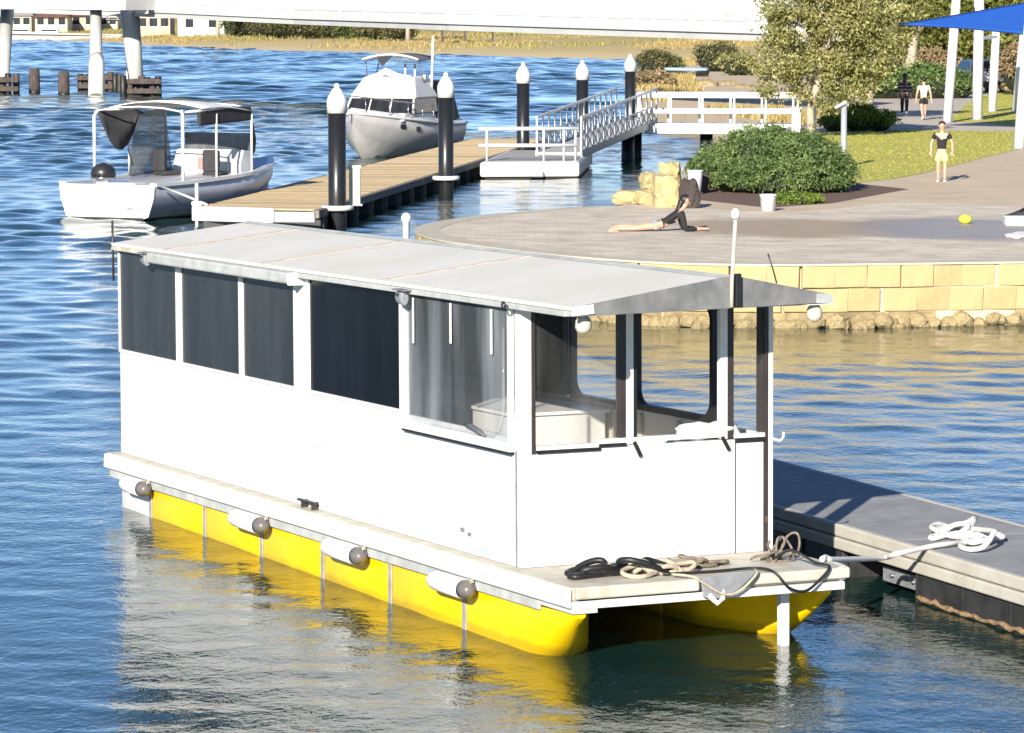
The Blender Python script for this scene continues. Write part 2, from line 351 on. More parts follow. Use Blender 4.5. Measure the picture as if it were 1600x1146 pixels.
# turf blades over the lawns
def blades(name, poly, n, h, mat):
    xs = [p.x for p in poly]; ys = [p.y for p in poly]
    def inside(x, y):
        c = False; j = len(poly) - 1
        for i in range(len(poly)):
            if (poly[i].y > y) != (poly[j].y > y) and x < (poly[j].x - poly[i].x) * (y - poly[i].y) / (poly[j].y - poly[i].y) + poly[i].x: c = not c
            j = i
        return c
    v = []; f = []
    for _ in range(n):
        x = random.uniform(min(xs), min(max(xs), 24)); y = random.uniform(min(ys), max(ys))
        if not inside(x, y): continue
        a = random.random() * 6.28; hh = h * random.uniform(.5, 1.3); w = .025; o = len(v)
        v += [(x - w * math.cos(a), y - w * math.sin(a), LZ), (x + w * math.cos(a), y + w * math.sin(a), LZ), (x + random.gauss(0, .03), y + random.gauss(0, .03), LZ + hh)]; f.append((o, o + 1, o + 2))
    me = bpy.data.meshes.new(name); me.from_pydata(v, [], f)
    o = obj(name, me, mat, kind='stuff'); return o
gm = leafmat('grass_blade', (.42, .40, .08), (.49, .44, .095), .06, .35)
tag(blades('grass', la, 20000, .035, gm), 'short yellow-green grass on the near lawn in front of the footpath', 'grass')
tag(blades('grass', lb, 14000, .035, gm), 'short yellow-green grass on the far lawn between the white posts', 'grass')

# far bank
farpath = [(40, 330), (22, 345), (12.8, 372), (0, 398), (-14.7, 427), (-43, 500), (-83, 643), (-140, 800), (-260, 1000)]
offs = [(0, -.3), (3, .25), (10, .7), (35, 1.2), (80, 2.0), (160, 2.6), (500, 3.0), (1500, 4)]
v = []; f = []
fp = smooth_path(farpath, 6)
for i, p in enumerate(fp):
    for j, (d, z) in enumerate(offs):
        jit = mnoise.noise((p.x * .05, p.y * .05, j)) * (.5 if j else .0) * min(1, d / 20)
        wob = mnoise.noise((p.x * .09, p.y * .09, 3.0)) * 2.5
        v.append((p.x + d * .35 + wob * .3, p.y + d * .95 + wob, z + jit * .6))
n = len(offs)
for i in range(len(fp) - 1):
    for j in range(n - 1): f.append((i * n + j, (i + 1) * n + j, (i + 1) * n + j + 1, i * n + j + 1))
def far_material():
    m = M('dry_far_bank', (.52, .40, .18), .95, c2=(.36, .29, .12), scale=.06, bump=.1, bscale=1.5)
    nt = m.node_tree; N = nt.nodes; L = nt.links; b = N['Principled BSDF']; src = b.inputs['Base Color'].links[0].from_socket
    tc = N.new('ShaderNodeTexCoord'); sp = N.new('ShaderNodeSeparateXYZ'); L.new(tc.outputs['Object'], sp.inputs[0])
    rp = N.new('ShaderNodeValToRGB'); e = rp.color_ramp.elements; e[0].position = .15; e[0].color = (.50, .42, .29, 1); e[1].position = .3; e[1].color = (.52, .40, .18, 1)
    a = e.new(.55); a.color = (.40, .31, .10, 1); a = e.new(.72); a.color = (.24, .25, .07, 1)
    mr = N.new('ShaderNodeMapRange'); mr.inputs['From Min'].default_value = -.3; mr.inputs['From Max'].default_value = 3; L.new(sp.outputs['Z'], mr.inputs[0]); L.new(mr.outputs[0], rp.inputs[0])
    mx = N.new('ShaderNodeMix'); mx.data_type = 'RGBA'; mx.inputs[0].default_value = .6; L.new(src, mx.inputs['A']); L.new(rp.outputs[0], mx.inputs['B']); L.new(mx.outputs['Result'], b.inputs['Base Color'])
    return m
me = bpy.data.meshes.new('far_bank'); me.from_pydata(v, [], f); me.polygons.foreach_set('use_smooth', [True] * len(f)); me.update()
struct('far_bank', me, far_material())
exec_marker = 'setting done'

# ------------------------------------------------------------------ quay wall
qw = thing('quay_wall', 'yellow limestone block quay wall with rubble footing along the plaza edge', 'wall', (0, 0, 0))
e2 = smooth_path(front[1:], .02)
def frame_at(s_, path=e2):
    i = min(int(s_ / .1), len(path) - 2); p = path[i]; t = (path[i + 1] - p).normalized(); return p, t, Vector((-t.y, t.x, 0)) * -1
arc = [0.0]
for a, b in zip(e2[:-1], e2[1:]): arc.append(arc[-1] + (b - a).length)
def at_arc(s_):
    i = int(np.searchsorted(arc, s_)); i = max(1, min(i, len(e2) - 1)); p = e2[i]; t = (e2[i] - e2[i - 1]).normalized()
    return p, t
def block_mesh(w, d, h, seed):
    rr = random.Random(seed); bm = bmesh.new(); bmesh.ops.create_cube(bm, size=1)
    for v_ in bm.verts: v_.co = Vector((v_.co.x * w, v_.co.y * d, v_.co.z * h)) + Vector((rr.uniform(-.008, .008), rr.uniform(-.012, .012), rr.uniform(-.006, .006)))
    bmesh.ops.bevel(bm, geom=list(bm.edges), offset=.010, segments=1, affect='EDGES')
    me = bpy.data.meshes.new('block'); bm.to_mesh(me); bm.free(); me.materials.append(limestone); return me
blocks = [block_mesh(.535, .36, .365, k) for k in range(7)]
s_ = 8.2; i = 0
while s_ < arc[-1] - 2.5:
    for row, z in ((0, LZ - .19), (1, LZ - .57)):
        p, t = at_arc(s_ + (.27 if row else 0)); nrm = Vector((t.y, -t.x, 0))
        o = bpy.data.objects.new('limestone_block', blocks[random.randrange(7)]); col.objects.link(o); o.parent = qw
        o.location = p + nrm * (.18 + random.uniform(-.012, .012)) + Vector((0, 0, z)); o.rotation_euler = (0, 0, math.atan2(t.y, t.x) + random.uniform(-.012, .012) + (math.pi if random.random() < .5 else 0))
    s_ += .542; i += 1
def rock_mesh(seed, sq=1.0, sub=2):
    bm = bmesh.new(); bmesh.ops.create_icosphere(bm, subdivisions=sub, radius=1)
    for v_ in bm.verts:
        c = v_.co.copy(); m_ = max(abs(c.x), abs(c.y), abs(c.z)); c = c.lerp(c / m_, .45 * sq)
        v_.co = c * (1 + .28 * mnoise.noise(c * 1.3 + Vector((seed * 7.1, 0, 0))) + .1 * mnoise.noise(c * 3.5 + Vector((0, seed * 3, 0))))
    me = bpy.data.meshes.new('rock'); bm.to_mesh(me); bm.free(); me.materials.append(rockmat); return me
rocks = [rock_mesh(k) for k in range(6)]
s_ = 8.2
while s_ < arc[-1] - 3:
    p, t = at_arc(s_); nrm = Vector((t.y, -t.x, 0))
    o = bpy.data.objects.new('footing_stone', rocks[random.randrange(6)]); col.objects.link(o); o.parent = qw
    o.location = p + nrm * random.uniform(-.06, .05) + Vector((0, 0, random.choice((-.03, .0, .04, .09)))); sc = random.uniform(.07, .14); o.scale = (sc * 1.25, sc, sc); o.rotation_euler = (random.uniform(-.4, .4), random.uniform(-.4, .4), random.random() * 6)
    s_ += random.uniform(.11, .2)
a = inset(edge, .03); b = inset(edge, .30); obj('footing', MB().loft([[(p.x, p.y, -.8), (q.x, q.y, -.8), (q.x, q.y, LZ - .765), (p.x, p.y, LZ - .765)] for p, q in zip(a, b)], sm=False), rockmat, qw)
mb = MB(); a = inset(edge, -.03); b = inset(edge, .44); rings = []
for p, q in zip(a, b): rings.append([(p.x, p.y, LZ - .02), (q.x, q.y, LZ - .02), (q.x, q.y, LZ + .012), (p.x, p.y, LZ + .012)])
mb.loft(rings, sm=False); obj('coping', mb, limestone_pale, qw)

# ------------------------------------------------------------------ houseboat   (local x = right, y = aft, z = up from the deck)
th, tr = .4446, (.611 - .5204) / 9.4029
ub = Vector((-math.sin(th), math.cos(th), -tr)).normalized(); vb = Vector((math.cos(th), math.sin(th), 0)); zb = vb.cross(ub)
HB = Matrix((vb, ub, zb)).transposed().to_4x4(); HB.translation = Vector((.0678, 29.026, .611))
hb = bpy.data.objects.new('houseboat', None); col.objects.link(hb); hb.matrix_world = HB
tag(hb, 'white boxy houseboat on yellow pontoons with tinted side windows and pitched white roof', 'houseboat')
L_, W_ = 9.4, 2.27
def hbox(name, x0, x1, y0, y1, z0, z1, m, bevel=.006, parent=hb): return obj(name, MB().box(x0, x1, y0, y1, z0, z1), m, parent, bevel)
# deck and rub rails
mb = MB(); mb.prism([(-.10, -1.13), (2.26, -1.10), (2.34, -1.0), (2.37, -.8), (2.37, 9.5), (-.115, 9.5), (-.115, -1.05)], -.10, 0.0)
dk = obj('deck', mb, cream, hb, .012)
mb = MB(); mb.prism([(-.155, -.15), (-.117, -.16), (-.117, -.004), (-.145, -.012)], -1.15, 9.52, axis=1)
obj('rub_rail', mb, M('weathered_rail', (.74, .735, .71), .5, c2=(.62, .60, .55), scale=4, stretch=(1, .4, 1)), hb, .02, 3)
hbox('side_beam', -.114, -.085, -.55, 9.45, -.245, -.152, gutter)
hbox('bow_corner', -.113, .10, -1.155, -.56, -.20, -.103, white)
hbox('front_beam', .102, 2.28, -1.16, -1.04, -.165, -.102, M('weathered_rail', (.66, .65, .62)), .008)
hbox('front_fascia', 1.05, 2.32, -1.17, -1.132, -.075, .010, cream, .012)
hbox('front_board', -.10, .96, -1.20, -1.132, -.085, .010, cream, .015)
mb = MB(); mb.prism([(.97, .02), (1.46, .03), (1.30, -.10), (1.16, -.155), (1.0, -.14)], -1.20, -1.172, axis=1); obj('anchor_plate', mb, grey_metal, hb, .004)
mb = MB(); mb.tube([(1.04, -1.2, -.12), (1.1, -1.22, -.19), (1.16, -1.2, -.16), (1.17, -1.18, -.09)], .022, 8); obj('tow_shackle', mb, white_trim, hb)
hbox('boarding_leg', 1.84, 1.915, -.92, -.85, -.95, -.101, white_trim, .006)
obj('corner_fender', MB().tube([(2.26, -1.10, -.05), (2.35, -1.02, -.05), (2.39, -.88, -.05), (2.395, -.65, -.05)], .055, 10), white, hb)
# pontoons
def pont(side):
    segs = [9.2, 8.3, 6.8, 5.33, 3.87, 2.38, .88]
    def X(x): return x if side == 0 else 2.22 - x
    XI, YO = (.68, 0) if side == 0 else (.5, .22)
    def sect(y, xin, zbot, ztop=-.25):
        xo = -.08; xin = max(xin, xo + .09); r = min(.16, (xin - xo) / 2.05, (ztop - zbot) * .7); pts = [(xo, ztop)]
        for a_ in np.linspace(0, math.pi / 2, 6): pts.append((xo + r - r * math.cos(a_), zbot + r - r * math.sin(a_)))
        for a_ in np.linspace(0, math.pi / 2, 6): pts.append((xin - r + r * math.sin(a_), zbot + r - r * math.cos(a_)))
        pts.append((xin, ztop)); return [(X(x), y, z) for x, z in pts]
    for k in range(len(segs) - 1):
        y1, y0 = segs[k] - .02, segs[k + 1] + .02
        obj('pontoon_segment', MB().loft([sect(y0, XI, -.85), sect(y1, XI, -.85)], sm=True), white if k == 0 else yellow, hb, .02)
    rings = []
    for t in np.linspace(0, 1, 22):
        y = .868 - t * (2.0 - YO); e = max(0, (t - .35) / .65)
        rings.append(sect(y, XI - (XI + .02) * e ** 1.05, -.85 + .61 * e ** 1.7, -.25 + .045 * e))
    obj('pontoon_bow', MB().loft(rings, sm=True), yellow, hb, .004)
    for k in range(1, len(segs)):
        mb = MB().box(X(-.07) if side == 0 else X(XI - .08), X(XI - .08) if side == 0 else X(-.07), segs[k] - .02, segs[k] + .02, -.8, -.26); obj('pontoon_joint', mb, black, hb)
        if side == 0: obj('pontoon_strap', MB().box(-.094, -.079, segs[k] - .035, segs[k] + .035, -.7, -.25), M('grey_strap', (.30, .28, .25), .6, .25, 8), hb, .003)
pont(0); pont(1)
mb = MB(); 
for y in (.0, 1.6, 3.2, 4.8, 6.4, 8.0): mb.box(-.06, 2.3, y, y + .1, -.24, -.105)
obj('cross_beams', mb, grey_metal, hb)
# lower walls
def wall(name, x0, x1, y0, y1, z0, z1, m=white_side): return hbox(name, x0, x1, y0, y1, z0, z1, m, .004)
wall('side_wall', 0, .035, .10, 9.4, .003, 1.03)
wall('stern_wall', .037, W_ - .037, 9.365, 9.4, .003, 2.1)
wall('side_wall', W_ - .035, W_, .10, 9.4, .003, .96, white_roof)
wall('bow_wall', .102, 1.93, 0.0, .035, .003, .93)
wall('bow_panel', 1.945, 2.19, -.008, .03, .003, .92)
hbox('panel_gap', 1.93, 1.945, .012, .03, .003, .94, black, 0)
hbox('floor', .04, W_ - .04, .04, 9.3, .002, .02, M('cabin_floor', (.34, .32, .30), .7, .1, 3), 0)
# corner posts
def post(x0, x1, y0, y1, z0, z1, m): return hbox('post', x0, x1, y0, y1, z0, z1, m, .004)
post(0.0, .10, -.004, .096, .003, 2.09, white_trim); hbox('post_seam', -.004, .0, .05, .085, .005, .93, grey_metal, 0)
post(.10, .135, -.008, .05, .90, 2.07, brown_dark)
post(.875, .935, -.01, .06, .955, 2.07, brown_dark); post(.935, 1.0, -.014, .05, .94, 2.07, white_trim)
post(1.0, 1.035, -.006, .05, .94, 2.07, black)
post(1.79, 1.855, -.012, .05, .94, 2.07, white_trim); post(1.855, 1.915, -.006, .06, .94, 2.07, brown_dark)
post(2.20, 2.235, -.01, .05, .003, 2.07, brown_dark); post(2.235, 2.275, -.014, .09, .003, 2.09, white_trim)
hbox('front_header', .1, 2.235, .0, .05, 2.02, 2.10, black_plastic, .004)
# sills at the bow
hbox('sill', .14, .69, -.02, .045, .93, .965, white_trim); hbox('sill_seal', .14, .70, -.024, .0, .905, .929, black, 0)
hbox('sill', .69, 1.79, -.02, .045, .955, .995, white_trim); hbox('sill_seal', .685, .93, -.024, .0, .93, .954, black, 0)
hbox('sill', 1.915, 2.20, -.02, .045, .94, .975, white_trim); hbox('sill_seal', 1.93, 2.20, -.024, .0, .905, .939, black, 0)
obj('seal_flap', MB().beam((1.0, -.02, .96), (1.055, -.03, .84), .03, .01, (0, 1, 0)), black, hb)
obj('seal_flap', MB().beam((1.80, -.02, .96), (1.86, -.03, .85), .03, .01, (0, 1, 0)), black, hb)
# side windows
dark_pane = glassmat('tinted_pane', (.026, .028, .031), 1, .25)
dark_pane.node_tree.nodes['Principled BSDF'].inputs['Specular IOR Level'].default_value = .18
navy_pane = glassmat('navy_screen_pane', (.004, .0045, .007), .95, .25)
navy_pane.node_tree.nodes['Principled BSDF'].inputs['Specular IOR Level'].default_value = .1
hazy = glassmat('hazy_clear_plastic', (.30, .33, .36), .10, .1, .22)
clear = glassmat('thin_clear_sheet', (.35, .36, .36), .02, .05, .06)
def window(y0, y1, z0, z1, pane_m, x=.0, fw=.03, frame_m=white_trim):
    w = bpy.data.objects.new('window', None); col.objects.link(w); w.parent = hb; w.empty_display_size = .1
    mb = MB(); mb.box(x - .012, x + .03, y0, y1, z0, z0 + fw).box(x - .012, x + .03, y0, y1, z1 - fw, z1)
    mb.box(x - .012, x + .03, y0, y0 + fw, z0 + fw, z1 - fw).box(x - .012, x + .03, y1 - fw, y1, z0 + fw, z1 - fw)
    obj('window_frame', mb, frame_m, w)
    obj('pane', MB().box(x + .004, x + .010, y0 + fw, y1 - fw, z0 + fw, z1 - fw), pane_m, w); return w
window(7.70, 9.40, 1.032, 2.10, dark_pane); window(6.02, 7.62, 1.032, 2.04, dark_pane); window(4.66, 5.98, 1.032, 2.04, dark_pane)
window(2.30, 4.36, 1.032, 2.09, navy_pane)
post(.0, .035, 7.622, 7.698, 1.032, 2.09, white_trim); post(.0, .035, 5.982, 6.018, 1.032, 2.09, white_trim); post(-.006, .035, 4.362, 4.658, 1.032, 2.09, white_trim); post(-.016, .035, 2.19, 2.298, .94, 2.12, white_trim)
# bow-side bay window, proud of the wall
w = window(.11, 2.185, .955, 2.10, hazy, -.03, .035)
hbox('bay_ledge', -.05, .0, .10, 2.20, .915, .953, white_trim); hbox('ledge_shadow_line', -.046, .0, .10, 2.21, .898, .914, black, 0)  # the black strip paints the shadow line below the bay ledge
mb = MB(); mb.tube([(-.045, .2, 1.9), (-.045, .2, 1.25), (-.045, .28, 1.08), (-.045, .45, 1.02), (-.045, 1.6, 1.0)], .012, 6); obj('plastic_welt', mb, hazy, hb)
obj('zip_flap', MB().tube([(-.05, .95, 1.06), (-.055, .8, 1.06), (-.055, .65, 1.035), (-.05, .55, 1.0)], [.008, .022, .022, .008], 8), M('slate_flap', (.10, .11, .13), .6), hb)
for y, l in ((1.95, .38), (1.2, .33), (.42, .36)): obj('strap', MB().beam((-.05, y, 2.03), (-.05, y, 2.03 - l), .035, .004, (1, 0, 0)), white_trim, hb)
# header above the windows
hbox('side_header', -.002, .035, .1, 9.4, 2.102, 2.128, white_trim, .003)
hbox('side_header', W_ - .035, W_, .1, 9.4, 2.0, 2.12, white_trim, .003)
# front left window pane, and starboard side seen through the cabin
obj('pane', MB().box(.14, .87, .012, .018, .968, 2.02), clear, hb)
obj('pane', MB().box(1.92, 2.2, .012, .018, .978, 2.02), clear, hb)
def swindow(y0, y1, z0, z1, m, fm, fw=.05):
    w = bpy.data.objects.new('window', None); col.objects.link(w); w.parent = hb
    x = W_ - .03; mb = MB(); mb.box(x - .02, x + .04, y0, y1, z0, z0 + fw).box(x - .02, x + .04, y0, y1, z1 - fw, z1).box(x - .02, x + .04, y0, y0 + fw, z0 + fw, z1 - fw).box(x - .02, x + .04, y1 - fw, y1, z0 + fw, z1 - fw)
    # rounded corners
    for (yy, sy) in ((y0 + fw, 1), (y1 - fw, -1)):
        for (zz, sz) in ((z0 + fw, 1), (z1 - fw, -1)):
            q = [(yy, zz)] + [(yy + sy * .14 * (1 - math.sin(a_)), zz + sz * .14 * (1 - math.cos(a_))) for a_ in np.linspace(0, math.pi / 2, 6)]
            mb.prism(q, x - .018, x + .038, axis=0)
    obj('window_frame', mb, fm, w)
    if m: obj('pane', MB().box(x, x + .006, y0 + fw, y1 - fw, z0 + fw, z1 - fw), m, w)
    return w
swindow(.92, 2.36, .965, 1.995, clear, black)
swindow(2.50, 3.60, .965, 1.995, None, brown_dark, .035)
for k in range(4): swindow(3.72 + k * 1.41, 5.10 + k * 1.41, .965, 1.995, dark_pane, brown_dark, .03)
hbox('post', W_ - .035, W_ + .005, 2.365, 2.495, .962, 2.0, black_plastic); hbox('post', W_ - .035, W_ + .005, .1, .2, .962, 2.0, brown_dark)
for y in (2.25, 3.5):
    obj('grab_handle', MB().tube([(W_ - .06, y, 1.82), (W_ - .13, y - .03, 1.80), (W_ - .14, y - .04, 1.76), (W_ - .14, y - .04, 1.14), (W_ - .13, y - .03, 1.09), (W_ - .06, y, 1.06)], .011, 6), black_plastic, hb)
# cabin fittings
hbox('counter', 1.25, 2.15, 2.75, 5.2, .02, .90, white, .01); hbox('counter_top', 1.22, 2.18, 2.72, 5.23, .90, .93, white_trim, .006)
hbox('bench', 1.75, W_ - .05, .9, 3.4, .02, .46, M('cream_bench', (.55, .53, .46), .6, .08), .02)
for k, y in enumerate((.5, 1.15, 1.5, 2.2, 2.7, 3.15)): hbox('wall_batten', W_ - .06, W_ - .037, y, y + .06, .03, .93, M('cream_batten', (.58, .56, .48), .6), .004)
# roof
RZ0, RZ1, RX0, RX1, RXR = 2.135, 2.31, -.06, 2.36, 1.42
seams = [9.46, 7.95, 5.35, 2.62, None]
def front_y(x): return -1.06 + (x - RX0) / (RX1 - RX0) * .30
def roof_panel(xa, za, xb, zb_, ya, yb, m):
    t = .028
    def yy(x, y): return front_y(x) if y is None else y
    v = [(xa, yy(xa, yb), za), (xb, yy(xb, yb), zb_), (xb, ya, zb_), (xa, ya, za)]; v += [(a_, b_, c_ - t) for a_, b_, c_ in v]
    return MB().add(v, [(0, 1, 2, 3), (7, 6, 5, 4), (0, 4, 5, 1), (1, 5, 6, 2), (2, 6, 7, 3), (3, 7, 4, 0)])
for k in range(4):
    ya = seams[k] - .008; yb = None if seams[k + 1] is None else seams[k + 1] + .008
    obj('roof_panel', roof_panel(RX0, RZ0, RXR - .01, RZ1, ya, yb, 0), white_roof, hb, .004)
    obj('roof_panel', roof_panel(RX1, RZ0 - .01, RXR + .01, RZ1, ya, yb, 0), white_roof, hb, .004)
for k in range(1, 4):
    obj('seam_strip', MB().beam((RX0 + .01, seams[k], RZ0 + .0), (RXR, seams[k], RZ1 + .0), .035, .014), M('stained_seam', (.38, .33, .25), .7, .3, 9), hb)
obj('ridge_cap', MB().prism([(RXR - .07, RZ1 - .004), (RXR, RZ1 + .016), (RXR + .07, RZ1 - .004), (RXR, RZ1 + .004)], -.86, 9.44, axis=1), gutter, hb)
fy = front_y
v = []
for x, z in ((RX0 + .06, 2.145), (RXR, 2.325), (RX1, 2.14), (RX1, 2.075), (1.55, 2.07), (RXR, 2.07), (RX0 + .06, 2.065)): v.append((x, fy(x) - .005, z))
n = len(v); v += [(x, y - .022, z) for x, y, z in v]
obj('front_gable_board', MB().add(v, [tuple(range(n)), tuple(range(2 * n - 1, n - 1, -1))] + [(i, (i + 1) % n, n + (i + 1) % n, n + i) for i in range(n)]), grey_board, hb, .003)
obj('gable_end_cap', MB().beam((RX1 - .14, fy(RX1 - .14) - .032, 2.115), (RX1 + .01, fy(RX1) - .032, 2.105), .012, .075), gutter, hb)
obj('gable_end_cap', MB().beam((RX0 - .02, fy(RX0) - .02, 2.105), (RX0 + .17, fy(RX0 + .17) - .034, 2.12), .02, .07), white_trim, hb)
hbox('soffit', -.05, 2.4, -.80, .0, 2.062, 2.068, white_trim, 0)
hbox('eave_gutter', RX0 - .03, RX0 + .03, -.98, 4.42, 2.06, 2.104, gutter, .006)
hbox('awning_roll', RX0 - .09, RX0 + .05, 4.48, 8.18, 2.0, 2.104, gutter, .02)
hbox('awning_cap', RX0 - .095, RX0 + .055, 4.43, 4.48, 1.99, 2.104, white_trim, .006)
hbox('eave_trim', RX0 - .01, RX0 + .03, 8.2, 9.44, 2.065, 2.105, cream, .004)
def spot(x, y, z, m):
    obj('bracket', MB().beam((x + .1, y, z + .05), (x, y, z + .02), .02, .02), black_plastic, hb)
    obj('spotlight', MB().loft([[(x + .05 + r * math.cos(a_) * .5, y + dy, z + r * math.sin(a_)) for a_ in np.linspace(0, 2 * math.pi, 12, endpoint=False)] for dy, r in ((.11, .03), (.07, .055), (-.04, .07), (-.07, .06))]), m, hb)
    obj('spotlight_hood', MB().box(x + .0, x + .1, y - .14, y + .10, z + .058, z + .07), grey_board, hb, .004)
spot(-.17, 8.28, 2.03, grey_metal); spot(-.17, 2.02, 2.03, grey_metal)
def torus(c, r, rt, m, name, ax='x', parent=hb, n=16):
    pts = []
    for k in range(n):
        a_ = 2 * math.pi * k / n; u_, w_ = r * math.cos(a_), r * math.sin(a_)
        pts.append({'x': (c[0], c[1] + u_, c[2] + w_), 'y': (c[0] + u_, c[1], c[2] + w_), 'z': (c[0] + u_, c[1] + w_, c[2])}[ax])
    return obj(name, MB().tube(pts, rt, 6, closed=True), m, parent)
torus((-.15, -.02, 2.09), .026, .009, black, 'eye_ring')
for x, y in ((.10, -.92), (2.26, -.7)):
    obj('floodlight', MB().lathe([(.0, .075), (.035, .07), (.06, .03), (.065, -.02), (.05, -.055), (.02, -.07), (0, -.072)], 14, (x, y, 1.99)), cream, hb)
mb = MB(); mb.tube([(RXR - .03, fy(RXR) - .045, 2.08), (RXR - .03, fy(RXR) - .05, 2.3), (RXR + .0, fy(RXR) - .05, 2.76)], .016, 8); obj('mast', mb, cream, hb)
obj('mast_bracket', MB().box(RXR + .0, RXR + .05, fy(RXR) - .06, fy(RXR) - .028, 2.08, 2.34), black, hb, .004)
obj('mast_light', MB().lathe([(0, -.03), (.03, -.028), (.035, -.01), (.035, .02), (.02, .045), (0, .05)], 12, (RXR, fy(RXR) - .05, 2.80)), white_trim, hb)
obj('whip_aerial', MB().tube([(2.2, -.2, 2.2), (2.17, -.2, 2.30), (2.12, -.2, 2.44)], .007, 6), black_plastic, hb)
obj('stern_pole', MB().tube([(-.03, 9.48, 1.75), (-.035, 9.48, 2.36)], .012, 6), brown_dark, hb)
obj('pole_clamp', MB().box(-.09, -.02, 9.42, 9.5, 2.09, 2.115), brown_dark, hb)
obj('roof_vent', MB().lathe([(.035, 0), (.035, .22), (.05, .23), (.05, .27), (.03, .30), (0, .31)], 10, (2.3, 7.4, 2.16)), white_trim, hb)
obj('stern_box', MB().box(.02, .25, 9.41, 9.49, .003, .12), gutter, hb, .02)
# little fittings along the side
mb = MB(); mb.box(-.06, .0, 4.40, 4.43, .0, .07).box(-.06, .0, 4.16, 4.19, .0, .07).box(-.07, -.04, 4.1, 4.5, .055, .075); obj('side_cleat', mb, brown_dark, hb)
obj('side_vent', MB().box(-.012, .0, 1.05, 1.11, .17, .20), grey_board, hb); obj('side_vent', MB().box(-.012, .0, .92, .97, .15, .175), grey_board, hb)
obj('scuff_mark', MB().box(-.004, .0, .62, 1.02, .055, .066), M('pale_scuff', (.35, .45, .48), .6), hb)
obj('scuff_mark', MB().box(-.003, .0, 4.02, 4.32, .565, .572), M('pale_scuff', (.35, .45, .48), .6), hb)
obj('rust_mark', MB().box(2.205, 2.225, -.013, -.0105, .24, .29), rust, hb)
obj('hook', MB().tube([(2.28, .0, .92), (2.33, -.03, .90), (2.36, -.03, .93), (2.37, -.02, .97)], .012, 6), white_trim, hb)

# fenders slung under the rail
fend_w = M('white_fender_vinyl', (.72, .72, .74), .3, .05)
fend_e = M('mirrored_tone_fender_end', (.10, .105, .13), .3, c2=(.16, .13, .10), scale=14)  # bluish grey and brown tones imitate reflections in the shiny cap
def fender(y0, y1, label):
    c = HB @ Vector((-.195, (y0 + y1) / 2, -.235)); f_ = thing('fender', label, 'fender', c, 0, 'fenders along the houseboat side'); f_.rotation_euler = HB.to_euler()
    h = (y1 - y0) / 2; pr = [(0.0, h), (.03, h), (.042, h - .02), (.07, h - .06), (.08, h - .12), (.08, -h + .12)]
    ring = lambda r, y: [(r * math.cos(a_), y, r * math.sin(a_)) for a_ in np.linspace(0, 2 * math.pi, 16, endpoint=False)]
    obj('body', MB().loft([ring(max(r, .001), y) for r, y in pr]), fend_w, f_)
    obj('end_cap', MB().loft([ring(.0802, -h + .12), ring(.074, -h + .06), ring(.05, -h + .02), ring(.03, -h), ring(.001, -h)]), fend_e, f_)
    obj('lanyard', MB().tube([(0, -h + .04, .02), (.04, -h + .05, .09), (.07, -h + .06, .14)], .01, 6), rope_tan, f_)
fender(8.12, 8.80, 'white fender at the stern end of the houseboat, farthest left of the row')
fender(4.98, 5.80, 'white fender second from the stern under the houseboat side rail')
fender(2.72, 3.56, 'white fender second from the bow under the houseboat side rail')
fender(.52, 1.30, 'white fender nearest the bow under the houseboat side rail')

# gear on the bow deck
def smooth_line(pts, n=5):
    P = [Vector(p) for p in pts]; out = []
    for i in range(len(P) - 1):
        p0, p1, p2, p3 = P[max(i - 1, 0)], P[i], P[i + 1], P[min(i + 2, len(P) - 1)]
        for k in range(n):
            t = k / n; out.append(.5 * ((2 * p1) + (p2 - p0) * t + (2 * p0 - 5 * p1 + 4 * p2 - p3) * t * t + (3 * p1 - p0 - 3 * p2 + p3) * t ** 3))
    return out + [P[-1]]
def tangle(c, loops, r, rt, seed, sx=1.0, sy=.8, hz=.1):
    rr = random.Random(seed); pts = []
    for l in range(loops):
        ox, oy = rr.gauss(0, r * .55) * sx, rr.gauss(0, r * .55) * sy; q = r * rr.uniform(.55, 1.15); ph = rr.random() * 6.28; tl = rr.uniform(-1, 1); asp = rr.uniform(.45, 1)
        for k in range(7):
            a_ = ph + 2 * math.pi * k / 7.6; x, y = q * math.cos(a_), q * asp * math.sin(a_)
            pts.append((c[0] + (ox + x) * sx, c[1] + (oy + y) * sy, c[2] + rt + max(0, hz * tl * math.sin(a_ - ph) * .6 + hz * .25 * rr.random())))
    return smooth_line(pts, 4)
def coil(name, label, cat, c, loops, r, rt, m, seed, flat=.35):
    o = obj(name, MB().tube([HB @ p for p in tangle(c, loops + 3, r, rt, seed, 1.25, .8, .10 * flat + .03)], rt, 6), m); return tag(o, label, cat)
coil('hose', 'black hose coiled on the houseboat bow deck', 'hose', (.50, -.70, .0), 3, .16, .026, black, 2, 1.2)
coil('rope', 'pale rope heaped beside the black hose on the bow deck', 'rope', (.78, -.78, .0), 3, .13, .02, rope_tan, 5, .9)
coil('rope', 'dark and pale chain and rope tangle in the middle of the bow deck', 'rope', (1.25, -.55, .0), 3, .12, .016, M('weed_rope', (.16, .13, .10), .9, .5, 20), 8, .8)
pts = [HB @ Vector(p) for p in [(.82, -1.0, .03), (.9, -1.19, .03), (.98, -1.22, -.02), (1.16, -1.225, -.12), (1.3, -1.225, -.1), (1.45, -1.22, .02), (1.5, -1.1, .03)]]
tag(obj('rope', MB().tube(smooth_line(pts), .011, 6), rope_tan), 'thin line drooping over the grey plate at the bow edge', 'rope')
pts = [HB @ Vector(p) for p in [(.8, -.9, .02), (1.2, -.95, .02), (1.55, -1.0, .03), (1.62, -1.19, .02), (1.72, -1.24, -.1), (1.86, -1.25, -.14), (2.0, -1.23, -.07), (2.12, -1.19, .03), (2.1, -1.0, .04), (2.0, -.8, .12), (1.95, -.6, .03)]]
